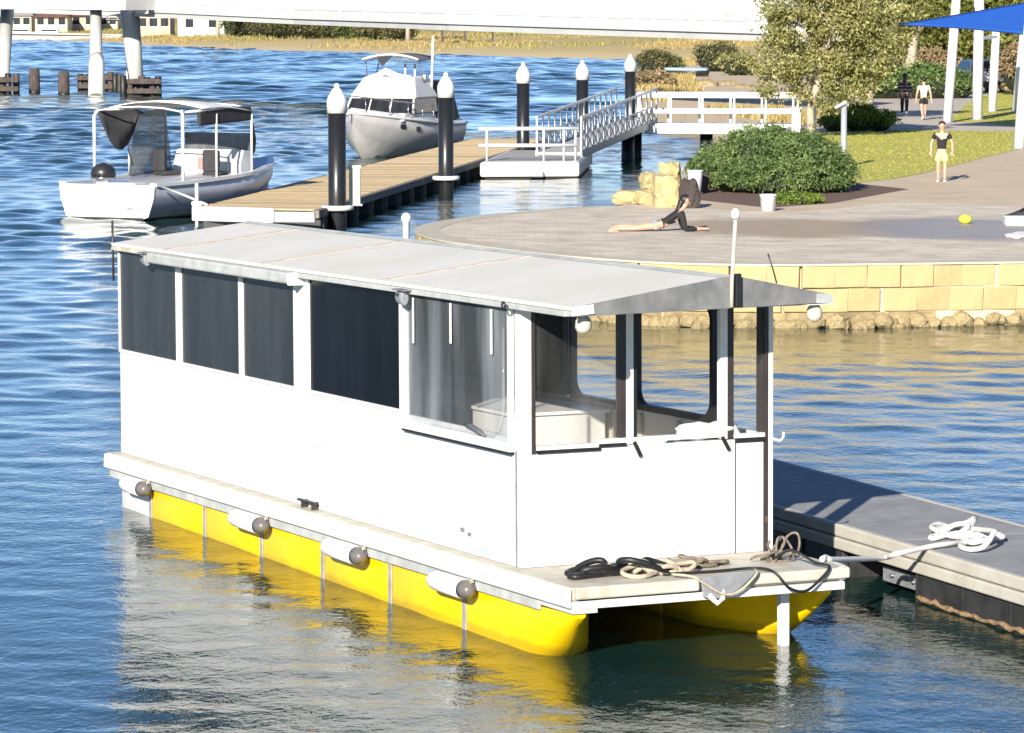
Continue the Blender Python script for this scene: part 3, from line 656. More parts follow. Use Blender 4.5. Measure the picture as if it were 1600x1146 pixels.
tag(obj('rope', MB().tube(smooth_line(pts), .012, 6), black), 'thin black cable looping over the bow edge near the boarding leg', 'cable')
coil('rope', 'small tangle of thin cord at the starboard bow corner post', 'rope', (2.0, -.55, .0), 3, .09, .01, M('weed_rope', (.16, .13, .10), .9, .5, 20), 11, 3)
# bucket-like blue lid at the starboard side
bl = thing('crate', 'low blue and white tub on the starboard side deck of the houseboat', 'tub', HB @ Vector((2.33, .35, .0))); bl.rotation_euler = HB.to_euler()
obj('tub', MB().lathe([(.09, 0), (.12, .16), (.135, .17), (.135, .19), (.11, .19)], 16), fend_w, bl); obj('lid', MB().lathe([(.108, .188), (.08, .20), (.0, .205)], 16), M('blue_lid', (.03, .06, .25), .4), bl)
# cloth bundle on the inner sill
rr = random.Random(4)
for nm, lb, x, m_ in (('towel', 'white crumpled towel bundle on the cabin sill beside the middle post', 1.62, fend_w), ('towel', 'smaller pale cloth on the cabin sill right of the bundled towel', 1.86, rope_white)):
    me = rock_mesh(rr.randrange(50), .2, 3); me.materials.clear(); me.materials.append(m_)
    o = obj(nm, me, m_); o.matrix_world = HB @ Matrix.Translation((x, .12, 1.0)) @ Matrix.Diagonal((.16, .12, .075, 1)); tag(o, lb, 'towel')
hbox('sill_shelf', 1.4, 2.2, .035, .26, .90, .935, white_trim, .004)

# ------------------------------------------------------------------ grey floating dock at the right
dO = Vector((2.72, 32.98, 0)); dA = Vector((.36, -.933, 0)).normalized()
fd = thing('floating_dock', 'grey decked floating dock with cream edges and black floats beside the houseboat', 'dock', dO, math.atan2(dA.y, dA.x))
# local x along the dock towards the viewer, y = to its far side
DX0, DX1, DW = -11.0, 9.0, 1.54
k = DX0; 
while k < DX1:
    k2 = min(k + 2.5, DX1); obj('deck_panel', MB().box(k + .006, k2 - .006, .07, DW - .07, .40, .468), grey_deck, fd, .004); k = k2
for y0, y1 in ((0, .075), (DW - .075, DW)):
    obj('edge_beam', MB().box(DX0, DX1, y0, y1, .362, .474), dock_edge, fd, .018); obj('edge_beam', MB().box(DX0, DX1, y0 - (.02 if y0 == 0 else 0), y1 + (.02 if y0 else 0), .255, .354), dock_edge, fd, .014)
obj('underframe', MB().box(DX0, DX1,   .1, DW - .1, .25, .39), grey_metal, fd)
xs = []
x = 1.9
for base in (-9.6, -3.6, 1.93):
    for q in range(5):
        x0 = base + q * .82
        obj('float_panel', MB().box(x0 + .012, x0 + .808, .03, .09, -.3, .245), float_black, fd, .012)
        obj('float_panel', MB().box(x0 + .012, x0 + .808, DW - .09, DW - .03, -.3, .245), float_black, fd, .012)
        obj('float_rib', MB().box(x0 - .012, x0 + .012, .015, .09, -.3, .245), black_plastic, fd, .004)
    obj('float_core', MB().box(base, base + 4.1, .1, DW - .1, -.35, .245), float_black, fd)
    rr = random.Random(int(base * 10)); pts = [(base + t, .02, .03 + rr.uniform(-.012, .02)) for t in np.linspace(0, 4.1, 60)]
    obj('barnacle_line', MB().tube(pts, [rr.uniform(.015, .032) for _ in pts], 6), barnacle, fd)
obj('hinge_bracket', MB().box(1.1, 1.88, .12, .2, .06, .19), grey_metal, fd, .006)
for x in (1.3, 1.7): obj('hinge_bolt', MB().lathe([(.025, 0), (.025, .02), (0, .022)], 8, (x, .11, .12)), chrome, fd)
obj('float_bolt', MB().ellipsoid((4.3, .02, .12), (.02, .015, .02)), white_trim, fd)
# thick white mooring rope heaped on the dock, led back to the houseboat
c = G(1508, 842, .475)
pts = tangle((c.x - .02, c.y, c.z), 9, .17, .022, 6, .95, 1.9, .16)
tail = [G(1468, 852, .50), G(1445, 856, .50), G(1400, 866, .49), G(1378, 872, .42), HB @ Vector((2.50, -.62, -.01)), HB @ Vector((2.36, -.72, .03)), HB @ Vector((2.28, -.8, .03))]
tag(obj('mooring_rope', MB().tube(smooth_line(list(reversed(tail))) + pts, .023, 8), rope_white), 'thick white mooring rope heaped on the grey dock and led to the houseboat', 'rope')

# ------------------------------------------------------------------ timber-decked jetty
jt = thing('jetty', 'long timber-decked floating jetty with black floats between the moored boats', 'jetty')
def jl(y): return -7.3 + .127 * (y - 85.3)
def jr(y): return -4.45 + .121 * (y - 83.8)
mb = MB(); y = 84.6; k = 0
while y < 131:
    w = .138; xa, xb = jl(y) + .12, jr(y) - .12; sk = .52 * (1 if y < 90 else .0) * max(0, (90 - y) / 6)
    dz = random.uniform(-.004, .004)
    v = [(xa, y + sk, .46), (xb, y - .25, .46), (xb, y + w - .25, .46), (xa, y + w + sk, .46)]; v = [(a, b, c + dz) for a, b, c in v] + [(a, b, .50 + dz) for a, b, c in v]
    mb.add(v, [(3, 2, 1, 0), (4, 5, 6, 7), (0, 1, 5, 4), (1, 2, 6, 5), (2, 3, 7, 6), (3, 0, 4, 7)]); y += .148
obj('decking', mb, timber_deck, jt, kind='stuff')
obj('front_fascia', MB().beam((jl(85.2) - .02, 85.15, .36), (jr(83.8) - .95, 84.2, .36), .1, .34), white, jt, .03)
obj('front_corner', MB().beam((jr(83.8) - .95, 84.2, .33), (jr(83.8) + .0, 84.0, .33), .1, .26), grey_metal, jt, .03)
obj('edge_beam', MB().beam((jr(84) - .03, 84, .40), (jr(131) - .03, 131, .40), .18, .18), M('grey_timber_beam', (.20, .175, .15), .85, .2, 4), jt, .01)
obj('edge_beam', MB().beam((jl(85.3) + .03, 85.3, .40), (jl(131) + .03, 131, .40), .14, .16), black, jt, .01)
y = 85
while y < 130:
    xa, xb = jl(y) + .25, jr(y) - .06
    obj('float', MB().box(xa, xb, y, y + 1.75, -.3, .30), float_black, jt, .03)
    for q in range(4): obj('float_rib', MB().box(xb, xb + .05, y + .12 + q * .47, y + .2 + q * .47, -.2, .30), black_plastic, jt)
    y += 2.3
# moorings on the jetty
sleeve = M('black_pile_sleeve', (.014, .015, .017), .34, .25, 3, .004, 6, stretch=(1, 1, .4))
def pile(x, y, label, top=3.3, r=.205):
    p = thing('mooring_pile', label, 'pile', (x, y, 0), 0, 'black piles with white caps along the jetty')
    obj('sleeve', MB().lathe([(r, -1.5), (r, top - .62)], 20), sleeve, p)
    obj('cap', MB().lathe([(r * 1.12, top - .68), (r * 1.15, top - .40), (r * 1.0, top - .30), (r * .55, top - .14), (r * .30, top - .10), (r * .34, top - .05), (r * .2, top), (0, top + .01)], 20), white, p)
    return p
p1 = pile(-4.02, 85.4, 'black white-capped mooring pile nearest the viewer at the jetty front', 3.33)
p2 = pile(-1.79, 100.7, 'black white-capped mooring pile halfway along the jetty beside the cabin cruiser', 3.33)
for p in (p1, p2):
    obj('collar', MB().lathe([(.22, .42), (.36, .42), (.38, .47), (.36, .53), (.22, .53)], 18), white, p)
pile(.36, 120.5, 'black white-capped mooring pile behind the lower end of the gangway', 3.33)
pile(2.42, 128.0, 'black white-capped mooring pile behind the middle of the gangway', 3.30)
pile(4.62, 145.5, 'black white-capped mooring pile farthest off beside the pier', 3.30)
c = Vector((-3.64, 85.95, .5))
sb = thing('service_pedestal', 'cream service pedestal standing on the jetty beside the nearest pile', 'pedestal', c)
obj('post', MB().box(-.13, .13, -.1, .1, 0, .86), M('cream_pedestal', (.62, .58, .42), .6), sb, .02); obj('cap', MB().box(-.16, .16, -.13, .13, .86, .93), white_trim, sb, .02)
obj('base', MB().box(-.18, .18, -.15, .15, 0, .04), grey_metal, sb)

# ------------------------------------------------------------------ boats: hull by sections (local y forward, x starboard, z up from the waterline)
def hull_rings(L, B, zt, zbow, n=16, rake=.9, keel=-.35, chine=.1, stern_b=.92):
    rings = []
    for i in range(n + 1):
        t = i / n; y = t * L
        hb_ = B / 2 * (stern_b + (1 - stern_b) * math.sin(min(t / .45, 1) * math.pi / 2)) * (1 - max(0, (t - .45) / .55) ** 2.3)
        hb_ = max(hb_, .02); zs = zt + (zbow - zt) * t ** 2
        zk = keel + (zbow * .75 - keel) * max(0, (t - .72) / .28) ** 2.2
        zc = chine + (zs - chine) * .55 * max(0, (t - .45) / .55) ** 1.6; hc = hb_ * (.86 - .25 * max(0, (t - .5) / .5))
        zc = max(zc, zk + .02)
        pts = [(0, zk), (hc, zc), (hb_ * .97, zc + (zs - zc) * .55), (hb_, zs)]
        rings.append([(x, y, z) for x, z in pts] + [(-x, y, z) for x, z in pts[:0:-1]])
    return rings
hull_white = M('white_gelcoat', (.70, .70, .70), .3, .04, 1.5)
hull_grey = M('shade_grey_hull', (.46, .47, .51), .35, .08, 2, metal=.15)  # grey of the boat's dark side put into the hull colour
canvas_dark = M('dark_canvas', (.03, .03, .033), .85, .25, 5, .004, 20)
canvas_white = M('white_canvas', (.68, .69, .70), .8, .05, 3, .006, 8)
tube_white = M('white_tube', (.56, .56, .56), .3, .05)
smoke = glassmat('smoked_curtain', (.10, .11, .12), .75, .2)
dark_glass = glassmat('dark_windscreen', (.02, .022, .025), .95, .05)

sx, sy = -9.66, 88.7; hd = R(24.5)
mbt = thing('motor_boat', 'open white motor boat with canopy on tube frame moored at the jetty front', 'boat', (sx, sy, 0), -hd)
rings = hull_rings(8.2, 2.85, .86, 1.2, keel=-.3)
mb = MB(); mb.loft(rings, sm=True, closed=True, cap=False); 
obj('hull', mb, hull_grey, mbt)
tp = [(x, z) for x, y, z in rings[0]]
obj('transom', MB().prism([(x * 1.005, z) for x, z in tp], -.05, .0, axis=1), hull_white, mbt)
obj('waterline_band', MB().prism([(x * 1.01, z) for x, z in ((0, -.28), (1.0, .03), (1.0, .08), (-1.0, .08), (-1.0, .03))], -.055, -.045, axis=1), canvas_dark, mbt)
mb = MB(); mb.add([(x * .93, y, .42) for r_ in rings[:-2] for x, y, z in (r_[3], r_[4])], [(2 * i, 2 * i + 2, 2 * i + 3, 2 * i + 1) for i in range(len(rings) - 3)]); obj('cockpit_floor', mb, M('grey_sole', (.40, .41, .43), .7), mbt)
for s in (1, -1):
    mb = MB(); mb.loft([[(s * (abs(r_[3][0]) + .03), r_[3][1], r_[3][2] - .04), (s * (abs(r_[3][0]) + .03), r_[3][1], r_[3][2] + .04), (s * max(abs(r_[3][0]) - .16, 0), r_[3][1], r_[3][2] + .04), (s * max(abs(r_[3][0]) - .16, 0), r_[3][1], r_[3][2] - .04)] for r_ in rings], sm=False)
    obj('gunwale', mb, hull_white, mbt)
    mb = MB(); mb.loft([[(s * max(abs(r_[3][0]) - .14, 0), r_[3][1], r_[3][2]), (s * max(abs(r_[3][0]) - .14, 0), r_[3][1], .42), (s * max(abs(r_[3][0]) - .16, 0), r_[3][1], .42), (s * max(abs(r_[3][0]) - .16, 0), r_[3][1], r_[3][2])] for r_ in rings[:-2]], sm=False); obj('inner_side', mb, hull_grey, mbt)
mb = MB(); mb.add([(x, y, z + .03) for r_ in rings[11:] for x, y, z in (r_[3], r_[4])], [(2 * i, 2 * i + 2, 2 * i + 3, 2 * i + 1) for i in range(5)]); obj('foredeck', mb, M('pale_blue_deck', (.34, .40, .56), .4), mbt)
obj('transom_deck', MB().box(-.3, .75, -.02, .55, .82, .90), hull_white, mbt, .02)
obj('stern_bench', MB().box(.1, 1.0, .6, 1.5, .44, .78), M('white_vinyl', (.66, .66, .66), .5), mbt, .04)
# canopy
cn = bpy.data.objects.new('cockpit', None); col.objects.link(cn); cn.parent = mbt; cn.location = (.04, 1.35, 0); cn.scale = (1.12, .9, 1)
CZ = 2.50
mb = MB(); rg = []
for t in np.linspace(0, 1, 9):
    y = .0 + 4.0 * t; zc = CZ + .16 * math.sin(math.pi * (.15 + .85 * t))
    rg.append([(x, y, zc + .15 * (1 - (x / 1.15) ** 2)) for x in np.linspace(-1.15, 1.15, 9)] + [(x, y, zc + .15 * (1 - (x / 1.15) ** 2) - .02) for x in np.linspace(1.15, -1.15, 9)])
obj('canopy', MB().loft(rg[2:], sm=True), canvas_white  , cn)
for x in (-1.1, 1.1):
    for y, z0 in ((.05, .88), (1.9, .9), (3.9, 1.0)): obj('canopy_pole', MB().tube([(x, y, z0), (x, y, CZ - .05), (x * .95, y + .1, CZ + .1)], .04 if y < 1 else .03, 8), tube_white  , cn)
    obj('canopy_rail', MB().tube([(x * .95, .1, CZ + .05), (x * .95, 4, CZ + .12)], .03, 8), tube_white  , cn)
for y in (.1, 1.5, 2.8, 3.95): obj('canopy_bow', MB().tube([(-1.1, y, CZ + .06), (-.6, y, CZ + .15), (0, y, CZ + .18), (.6, y, CZ + .15), (1.1, y, CZ + .06)], .025, 8), tube_white  , cn)
rg = []
for t in np.linspace(0, 1, 8):       # the unrolled rear flap hangs dark from the port side
    x = -1.06 + .0; yy = .1 + 1.55 * t; drop = .08 + .92 * math.sin(math.pi * min(1, t * 1.15 + .05)) ** .7 * (1 - .12 * t)
    rg.append([(-1.04 + .25 * t, yy, CZ + .05), (-1.0 + .3 * t, yy + .02, CZ + .05 - drop * .5), (-.9 + .3 * t, yy + .04, CZ + .05 - drop), (-.88 + .3 * t, yy + .04, CZ + .05 - drop), (-.98 + .3 * t, yy + .02, CZ + .07 - drop * .5), (-1.02 + .25 * t, yy, CZ + .07)])
obj('rear_flap', MB().loft(rg), canvas_dark  , cn)
obj('flap_strap', MB().tube([(-.7, 1.0, CZ - .85), (-.66, 1.05, CZ - 1.1), (-.62, 1.06, CZ - 1.3)], .025, 6), canvas_dark  , cn)
obj('side_roll', MB().beam((1.06, 1.0, CZ - .12), (1.06, 3.9, CZ - .05), .10, .36), canvas_dark  , cn, .05)
obj('side_curtain', MB().add([(-1.06, 2.2, CZ), (-1.06, 3.8, CZ + .05), (-1.06, 4.2, 1.0), (-1.06, 1.75, .92)], [(0, 1, 2, 3)]), smoke  , cn)
obj('front_curtain', MB().add([(1.06, 3.95, CZ + .05), (1.02, 4.35, 1.8), (1.02, 4.3, 1.5), (1.05, 3.95, 1.3)], [(0, 1, 2, 3)]), canvas_dark  , cn)
obj('console', MB().prism([(3.55, .42), (4.35, .42), (4.35, 1.15), (4.15, 1.5), (3.75, 1.55), (3.55, 1.2)], -.75, .95, axis=0), hull_white  , cn, .05)
obj('windscreen', MB().beam((-.75, 4.25, 1.72), (.95, 4.25, 1.72), .03, .45), smoke  , cn)
obj('console_panel', MB().box(-.1, .35, 3.50, 3.56, 1.05, 1.35), M('console_red', (.35, .2, .18), .5)  , cn)
for x, y in ((-.45, 2.55), (.62, 2.9)):
    st = bpy.data.objects.new('seat', None); col.objects.link(st); st.parent = cn; st.location = (x, y, .42); st.rotation_euler.z = R(180 if x > 0 else 150)
    obj('pedestal', MB().lathe([(.15, 0), (.05, .04), (.05, .5)], 10), chrome, st); obj('cushion', MB().box(-.24, .24, -.24, .24, .5, .62), canvas_dark, st, .05); obj('backrest', MB().box(-.22, .22, .16, .28, .6, 1.15), canvas_dark, st, .06)
ob = bpy.data.objects.new('outboard', None); col.objects.link(ob); ob.parent = mbt; ob.location = (-.25, .22, .86)
obj('cowl', MB().lathe([(.20, .14), (.29, .17), (.31, .26), (.27, .38), (.16, .46), (.05, .5), (0, .5)], 16), black_plastic, ob); obj('cowl_band', MB().lathe([(.30, .12), (.305, .165), (.29, .165)], 16), chrome, ob)
obj('midsection', MB().prism([(-.1, -.9), (.1, -.9), (.16, .14), (-.16, .14)], -.1, .1, axis=1), hull_white, ob, .03)
obj('transom_mark', MB().box(.55, .72, -.06, -.053, .26, .33), M('grey_lettering', (.25, .25, .27), .5), mbt)
obj('hull_mark', MB().box(0, .012, 0, .45, 0, .16), M('grey_lettering', (.25, .25, .27), .5), mbt).location = (1.09, 4.1, .62)
tag(obj('mooring_line', MB().tube([(-8.35, 88.2, .84), (-7.6, 86.9, .66), (-7.05, 85.6, .54)], .03, 6), rope_white), 'white line from the motor boat stern to the jetty corner', 'rope')
c = G(307, 322, .5)
jp = thing('jetty_pole', 'thin white pole upright at the front corner of the jetty', 'pole', (c.x, c.y + .1, 0)); obj('shaft', MB().lathe([(.045, -.6), (.045, 1.0), (.03, 1.02), (0, 1.03)], 8), tube_white, jp); obj('cleat', MB().box(-.12, .12, -.06, .06, .50, .6), white_trim, jp, .02)

# cabin cruiser, bow towards the viewer
cx, cy = -4.62, 124.3; hd2 = R(180 + 17)
cc = thing('cabin_cruiser', 'cabin cruiser with white canvas windscreen cover and small sun top by the jetty', 'boat', (-2.95, 132.0, 0), -hd2)
rings = hull_rings(8.2, 3.05, 1.05, 1.6, n=18, keel=-.4, chine=.25)
obj('hull', MB().loft(rings, cap=False), M('grey_topsides', (.42, .41, .41), .3, c2=(.50, .49, .48), scale=2.5), cc)
obj('transom', MB().prism([(x, z) for x, y, z in rings[0]], -.04, 0, axis=1), hull_white, cc)
mb = MB(); mb.loft([[(x, y, z + .01) for x, y, z in (r_[3], r_[4])] + [(r_[4][0] * .8, r_[4][1], r_[4][2] + .16), (r_[3][0] * .8, r_[3][1], r_[3][2] + .16)] for r_ in rings], sm=False); obj('deck', mb, hull_white, cc)
for s in (1, -1): obj('rub_strake', MB().tube([(s * (abs(r_[3][0]) + .02), r_[3][1], r_[3][2]) for r_ in rings], .05, 6), hull_white, cc)
def frust(y0, y1, w0, w1, z0, z1, dy0=0, dy1=0):
    return MB().add([(-w0, y0, z0), (w0, y0, z0), (w0, y1, z0), (-w0, y1, z0), (-w1, y0 + dy0, z1), (w1, y0 + dy0, z1), (w1, y1 - dy1, z1), (-w1, y1 - dy1, z1)], [(3, 2, 1, 0), (4, 5, 6, 7), (0, 1, 5, 4), (1, 2, 6, 5), (2, 3, 7, 6), (3, 0, 4, 7)])
obj('cabin_trunk', frust(2.6, 6.4, 1.2, 1.1, 1.25, 1.52, 0, .5), hull_white, cc, .05)
obj('windscreen', frust(2.5, 5.4, 1.22, 1.12, 1.5, 2.0, 0, .35), dark_glass, cc, .02)
for x in (-.38, .4): obj('windscreen_post', MB().beam((x, 5.42, 1.5), (x * .95, 5.08, 2.0), .04, .03), tube_white, cc)
for s in (1, -1): obj('windscreen_post', MB().beam((s * 1.22, 5.42, 1.5), (s * 1.13, 5.07, 2.0), .06, .04), tube_white, cc)
obj('canvas_cover', frust(2.6, 5.12, 1.22, .92, 2.0, 2.72, .3, .75), canvas_white, cc, .06)
obj('cover_ridge', MB().tube([(-.8, 4.35, 2.7), (-.3, 4.33, 2.76), (.15, 4.3, 2.92), (.4, 4.3, 2.78), (.85, 4.3, 2.68)], [.08, .1, .13, .1, .06], 8), canvas_white, cc)
obj('side_curtain', frust(.4, 2.75, 1.3, 1.0, 1.2, 2.55, .2, .2), canvas_dark, cc, .04)
rg = [[(x, y, 3.32 + .16 * (1 - (x / 1.0) ** 2) + .05 * math.sin(y)) for x in np.linspace(-1.0, 1.0, 9)] + [(x, y, 3.29 + .16 * (1 - (x / 1.0) ** 2) + .05 * math.sin(y)) for x in np.linspace(1.0, -1.0, 9)] for y in np.linspace(2.3, 4.2, 5)]
obj('sun_top', MB().loft(rg), M('grey_top', (.12, .12, .13), .8), cc)
obj('sun_top_edge', MB().tube([(x, 4.22, 3.33 + .16 * (1 - x ** 2)) for x in np.linspace(-1.02, 1.02, 9)], .035, 6), canvas_white, cc)
for s in (1, -1):
    obj('sun_top_leg', MB().tube([(s * .98, 4.0, 3.3), (s * 1.0, 3.6, 2.5)], .02, 6), chrome, cc); obj('sun_top_leg', MB().tube([(s * .98, 2.5, 3.3), (s * 1.0, 3.0, 2.5)], .02, 6), chrome, cc)
obj('flap_point', MB().add([(.55, 4.2, 3.42), (-.1, 4.22, 3.44), (.3, 4.18, 3.08)], [(0, 1, 2)]), canvas_dark, cc)
for x in (-.2, -.55): obj('rod_holder', MB().tube([(x, 3.2, 2.5), (x, 3.2, 3.15)], .04, 6), tube_white, cc)
obj('aerial_mast', MB().tube([(-1.05, 2.9, 1.9), (-1.08, 2.9, 3.0), (-1.1, 2.85, 4.1)], .05, 8), tube_white, cc)
obj('life_ring_post', MB().lathe([(.09, 0), (.1, .1), (.1, .28), (.06, .34), (0, .35)], 10, (-.9, 3.2, 2.45)), white, cc)
bow_rail = [(s * (abs(r_[3][0]) + .0), r_[3][1], r_[3][2] + .55) for s, r_ in [(1, r_) for r_ in rings[9:]] + [(-1, r_) for r_ in rings[:8:-1]]]
obj('bow_rail', MB().tube(bow_rail, .022, 6), chrome, cc)
for r_ in rings[9:-1:2]:
    for s in (1, -1): obj('rail_stanchion', MB().tube([(s * abs(r_[3][0]), r_[3][1], r_[3][2]), (s * abs(r_[3][0]), r_[3][1], r_[3][2] + .55)], .016, 6), chrome, cc)
for i in (11, 13):
    for s in (1, -1):
        r_ = rings[i]; a = Vector(r_[2]); a.x *= s; b_ = Vector(rings[i + 1][2]); b_.x *= s
        m_ = a.lerp(b_, .5); obj('porthole', MB().beam(a.lerp(b_, .2) + Vector((s * .02, .02, .12)), a.lerp(b_, .8) + Vector((s * .02, .02, .12)), .05, .16), dark_glass, cc, .03)
obj('outboard', frust(-.75, -.05, .28, .2, .5, 1.5, .1, .05), black_plastic, cc, .08)

# ------------------------------------------------------------------ landing float, gangway, pier
lf = thing('landing_float', 'white landing float with low rails at the foot of the gangway', 'float', (0, 0, 0))
a, b, c, d = (-.96, 110.6), (2.02, 111.0), (2.6, 120), (-.2, 120)
obj('hull', MB().prism([a, b, c, d], .04, .5), white, lf, .08); obj('base', MB().prism([(-.8, 110.75), (1.9, 111.1), (2.5, 119.9), (-.1, 119.9)], -.3, .036), black, lf)
obj('deck', MB().prism([(-.8, 110.8), (1.9, 111.2), (2.45, 119.8), (-.05, 119.8)], .503, .512), M('grey_float_deck', (.34, .33, .32), .8), lf)
for x, y in ((-.75, 110.9), (.95, 111.1), (1.55, 111.2), (1.9, 111.25)): obj('rail_post', MB().tube([(x, y, .5), (x, y, 1.5)], .04, 8), tube_white, lf)
for z in (.98, 1.48): obj('rail', MB().tube([(-1.0, 110.9, z), (1.95, 111.25, z)], .06, 8), tube_white, lf)
obj('fender_notch', MB().box(.52, .95, 110.72, 110.85, .04, .22), grey_metal, lf, .04)
gw = thing('gangway', 'white sloping gangway with latticed railings down to the landing float', 'gangway')
g0, g1 = Vector((1.45, 115.0, .58)), Vector((4.25, 127.0, 1.22)); ga = (g1 - g0).normalized(); gn = Vector((ga.y, -ga.x, 0)).normalized()
obj('deck', MB().beam(g0, g1, 1.35, .10), M('grey_gangway_deck', (.38, .38, .38), .7), gw)
for s in (-1, 1):
    e0, e1 = g0 + gn * .7 * s, g1 + gn * .7 * s; up = Vector((0, 0, 1.12))
    obj('side_beam', MB().beam(e0 + Vector((0, 0, -.02)), e1 + Vector((0, 0, -.02)), .08, .22), grey_metal if s > 0 else tube_white, gw)
    obj('handrail', MB().beam(e0 + up, e1 + up, .07, .08), tube_white, gw); obj('mid_rail', MB().beam(e0 + up * .5, e1 + up * .5, .04, .05), tube_white, gw)
    n = 14
    for k in range(n + 1): q = e0.lerp(e1, k / n); obj('baluster', MB().beam(q, q + up, .055, .055), tube_white, gw)
    for k in range(n): q, q2 = e0.lerp(e1, k / n), e0.lerp(e1, (k + 1) / n); obj('brace', MB().beam(q + up * .06, q2 + up * .5, .03, .03), tube_white, gw); obj('brace', MB().beam(q + up * .5, q2 + up * .06, .03, .03), grey_metal, gw)
pr = thing('pier', 'white railed pier joining the gangway to the park bank', 'pier')
p0, p1_ = Vector((4.3, 126.8, 1.12)), Vector((9.6, 126.0, 1.12))
obj('deck', MB().beam(p0, p1_, 2.0, .12), concrete_white, pr); obj('edge_beam', MB().beam(p0 + Vector((.6, -1.05, -.1)), p1_ + Vector((-.6, -1.05, -.1)), .12, .36), white, pr, .04)
obj('pipe_end', MB().loft([[(4.65 + .18 * math.cos(a_), y, 1.0 + .18 * math.sin(a_)) for a_ in np.linspace(0, 6.283, 14, endpoint=False)] for y in (125.4, 125.75)]), white, pr)
for off in (-1.0, 1.0):
    for z in (.48, 1.02): obj('rail', MB().beam(p0 + Vector((0, off, z)), p1_ + Vector((0, off, z)), .07, .16 if z > .6 else .12), tube_white, pr)
    for k in range(6): q = p0.lerp(p1_, k / 5) + Vector((0, off, .05)); obj('rail_post', MB().beam(q, q + Vector((0, 0, 1.0)), .07, .07), tube_white, pr)
for x, y in ((4.2, 126.4), (6.6, 126.2), (3.9, 125.0)): obj('pile', MB().lathe([(.22, -1.5), (.22, 1.0)], 14, (x, y, 0)), sleeve, pr)
obj('abutment', MB().prism([(8.6, .4), (9.8, .4), (9.8, 1.1), (9.3, 1.1)], 124.9, 126.8, axis=1), M('dark_grey_concrete', (.16, .16, .17), .8), pr)  # abutment in dark grey concrete
for x, y, lb in ((9.05, 118.5, 'square white bollard left of the park tree trunk'), (9.75, 121.0, 'square white bollard right of the park tree trunk')):
    bo = thing('bollard', lb, 'bollard', (x, y, LZ)); obj('post', MB().box(-.14, .14, -.14, .14, 0, .86), white, bo, .02); obj('cap', MB().box(-.17, .17, -.17, .17, .86, .92), white_trim, bo, .02)

# ------------------------------------------------------------------ footbridge
br = thing('footbridge', 'long white footbridge on raked legs crossing the river in the background', 'bridge')
bpts = [(10.3, 148.4, 3.76), (9.57, 150, 3.78), (-3, 178, 4.05), (-12, 205, 4.24), (-22.8, 228, 4.62), (-33, 240, 4.88), (-52, 262, 5.1)]
bp = []
for i in range(len(bpts) - 1):
    for k in range(6): bp.append(Vector(bpts[i]).lerp(Vector(bpts[i + 1]), k / 6))
bp.append(Vector(bpts[-1])); nb = len(bp)
def sweep(prof):
    rings = []
    for i, p in enumerate(bp):
        t = (bp[min(i + 1, nb - 1)] - bp[max(i - 1, 0)]); t.z = 0; t.normalize(); nn = Vector((t.y, -t.x, 0)) * -1   # towards the viewer
        if nn.y > 0: nn = -nn
        rings.append([tuple(p + nn * a + Vector((0, 0, b))) for a, b in prof])
    return MB().loft(rings, sm=False)
obj('deck', sweep([(0, 0), (0, .62), (-3.2, .62), (-3.2, 0)]), concrete_white, br); obj('fascia', sweep([(.12, .30), (.12, .70), (.003, .70), (.003, .30)]), white, br)
for off in (.08, -3.2):
    obj('handrail', sweep([(off, 1.78), (off, 1.88), (off - .1, 1.88), (off - .1, 1.78)]), tube_white, br); obj('lower_rail', sweep([(off, .78), (off, .86), (off - .06, .86), (off - .06, .78)]), tube_white, br)
    mb = MB(); mp2 = MB()
    for i in range(nb - 1):
        a, b_ = bp[i], bp[i + 1]; L2 = (b_ - a).length; t = (b_ - a); t.z = 0; t.normalize(); nn = Vector((t.y, -t.x, 0)); nn = nn if nn.y < 0 else -nn
        m_ = int(L2 / .17)
        for k in range(m_): q = a.lerp(b_, k / m_) + nn * (off - .04); mb.beam(q + Vector((0, 0, .62)), q + Vector((0, 0, 1.8)), .09, .02, nn)
        q = a + nn * (off - .03); obj('rail_post', MB().beam(q + Vector((0, 0, .6)), q + Vector((0, 0, 1.95)), .16, .12), tube_white, br)
    obj('balusters', mb, tube_white, br, kind='stuff')
obj('crosshead', MB().beam(D(-60, 6, 232) , D(221, 8, 224), 3.0, .62), concrete_white, br)
def leg(pa, pb, ra, rb): obj('leg', MB().tube([pa, pb], [ra, rb], 14), concrete_white, br)
leg(D(12, 10, 233), D(2, 148, 226), .42, .40)
leg(D(150, 10, 226), G(150, 151, -.1), .36, .40); obj('leg_casing', MB().tube([D(151, 90, 221.5), D(151, 100, 221), G(150, 152, -.1)], [.42, .47, .47], 14), white, br)
leg(D(202, 8, 229), D(213, 133, 228), .60, .46)
obj('bearing', MB().box(-22.6, -21.9, 224.5, 225.5, 4.8, 5.3), grey_metal, br)
for i, (x, y, h, r, lb) in enumerate(((54, 146, 1.5, .33, 'round dark timber pile standing free left of the bridge legs, the taller one'), (100, 150, 1.42, .33, 'round dark timber pile just right of the taller free-standing one'))):
    p = thing('timber_pile', lb, 'pile', G(x, y)); obj('shaft', MB().lathe([(r * 1.03, -1), (r, h * .7), (r * .96, h - .05), (r * .8, h)], 14), timber_dark, p); obj('tide_band', MB().lathe([(r * 1.06, -.3), (r * 1.08, .12), (r * 1.04, .2)], 14), black, p)
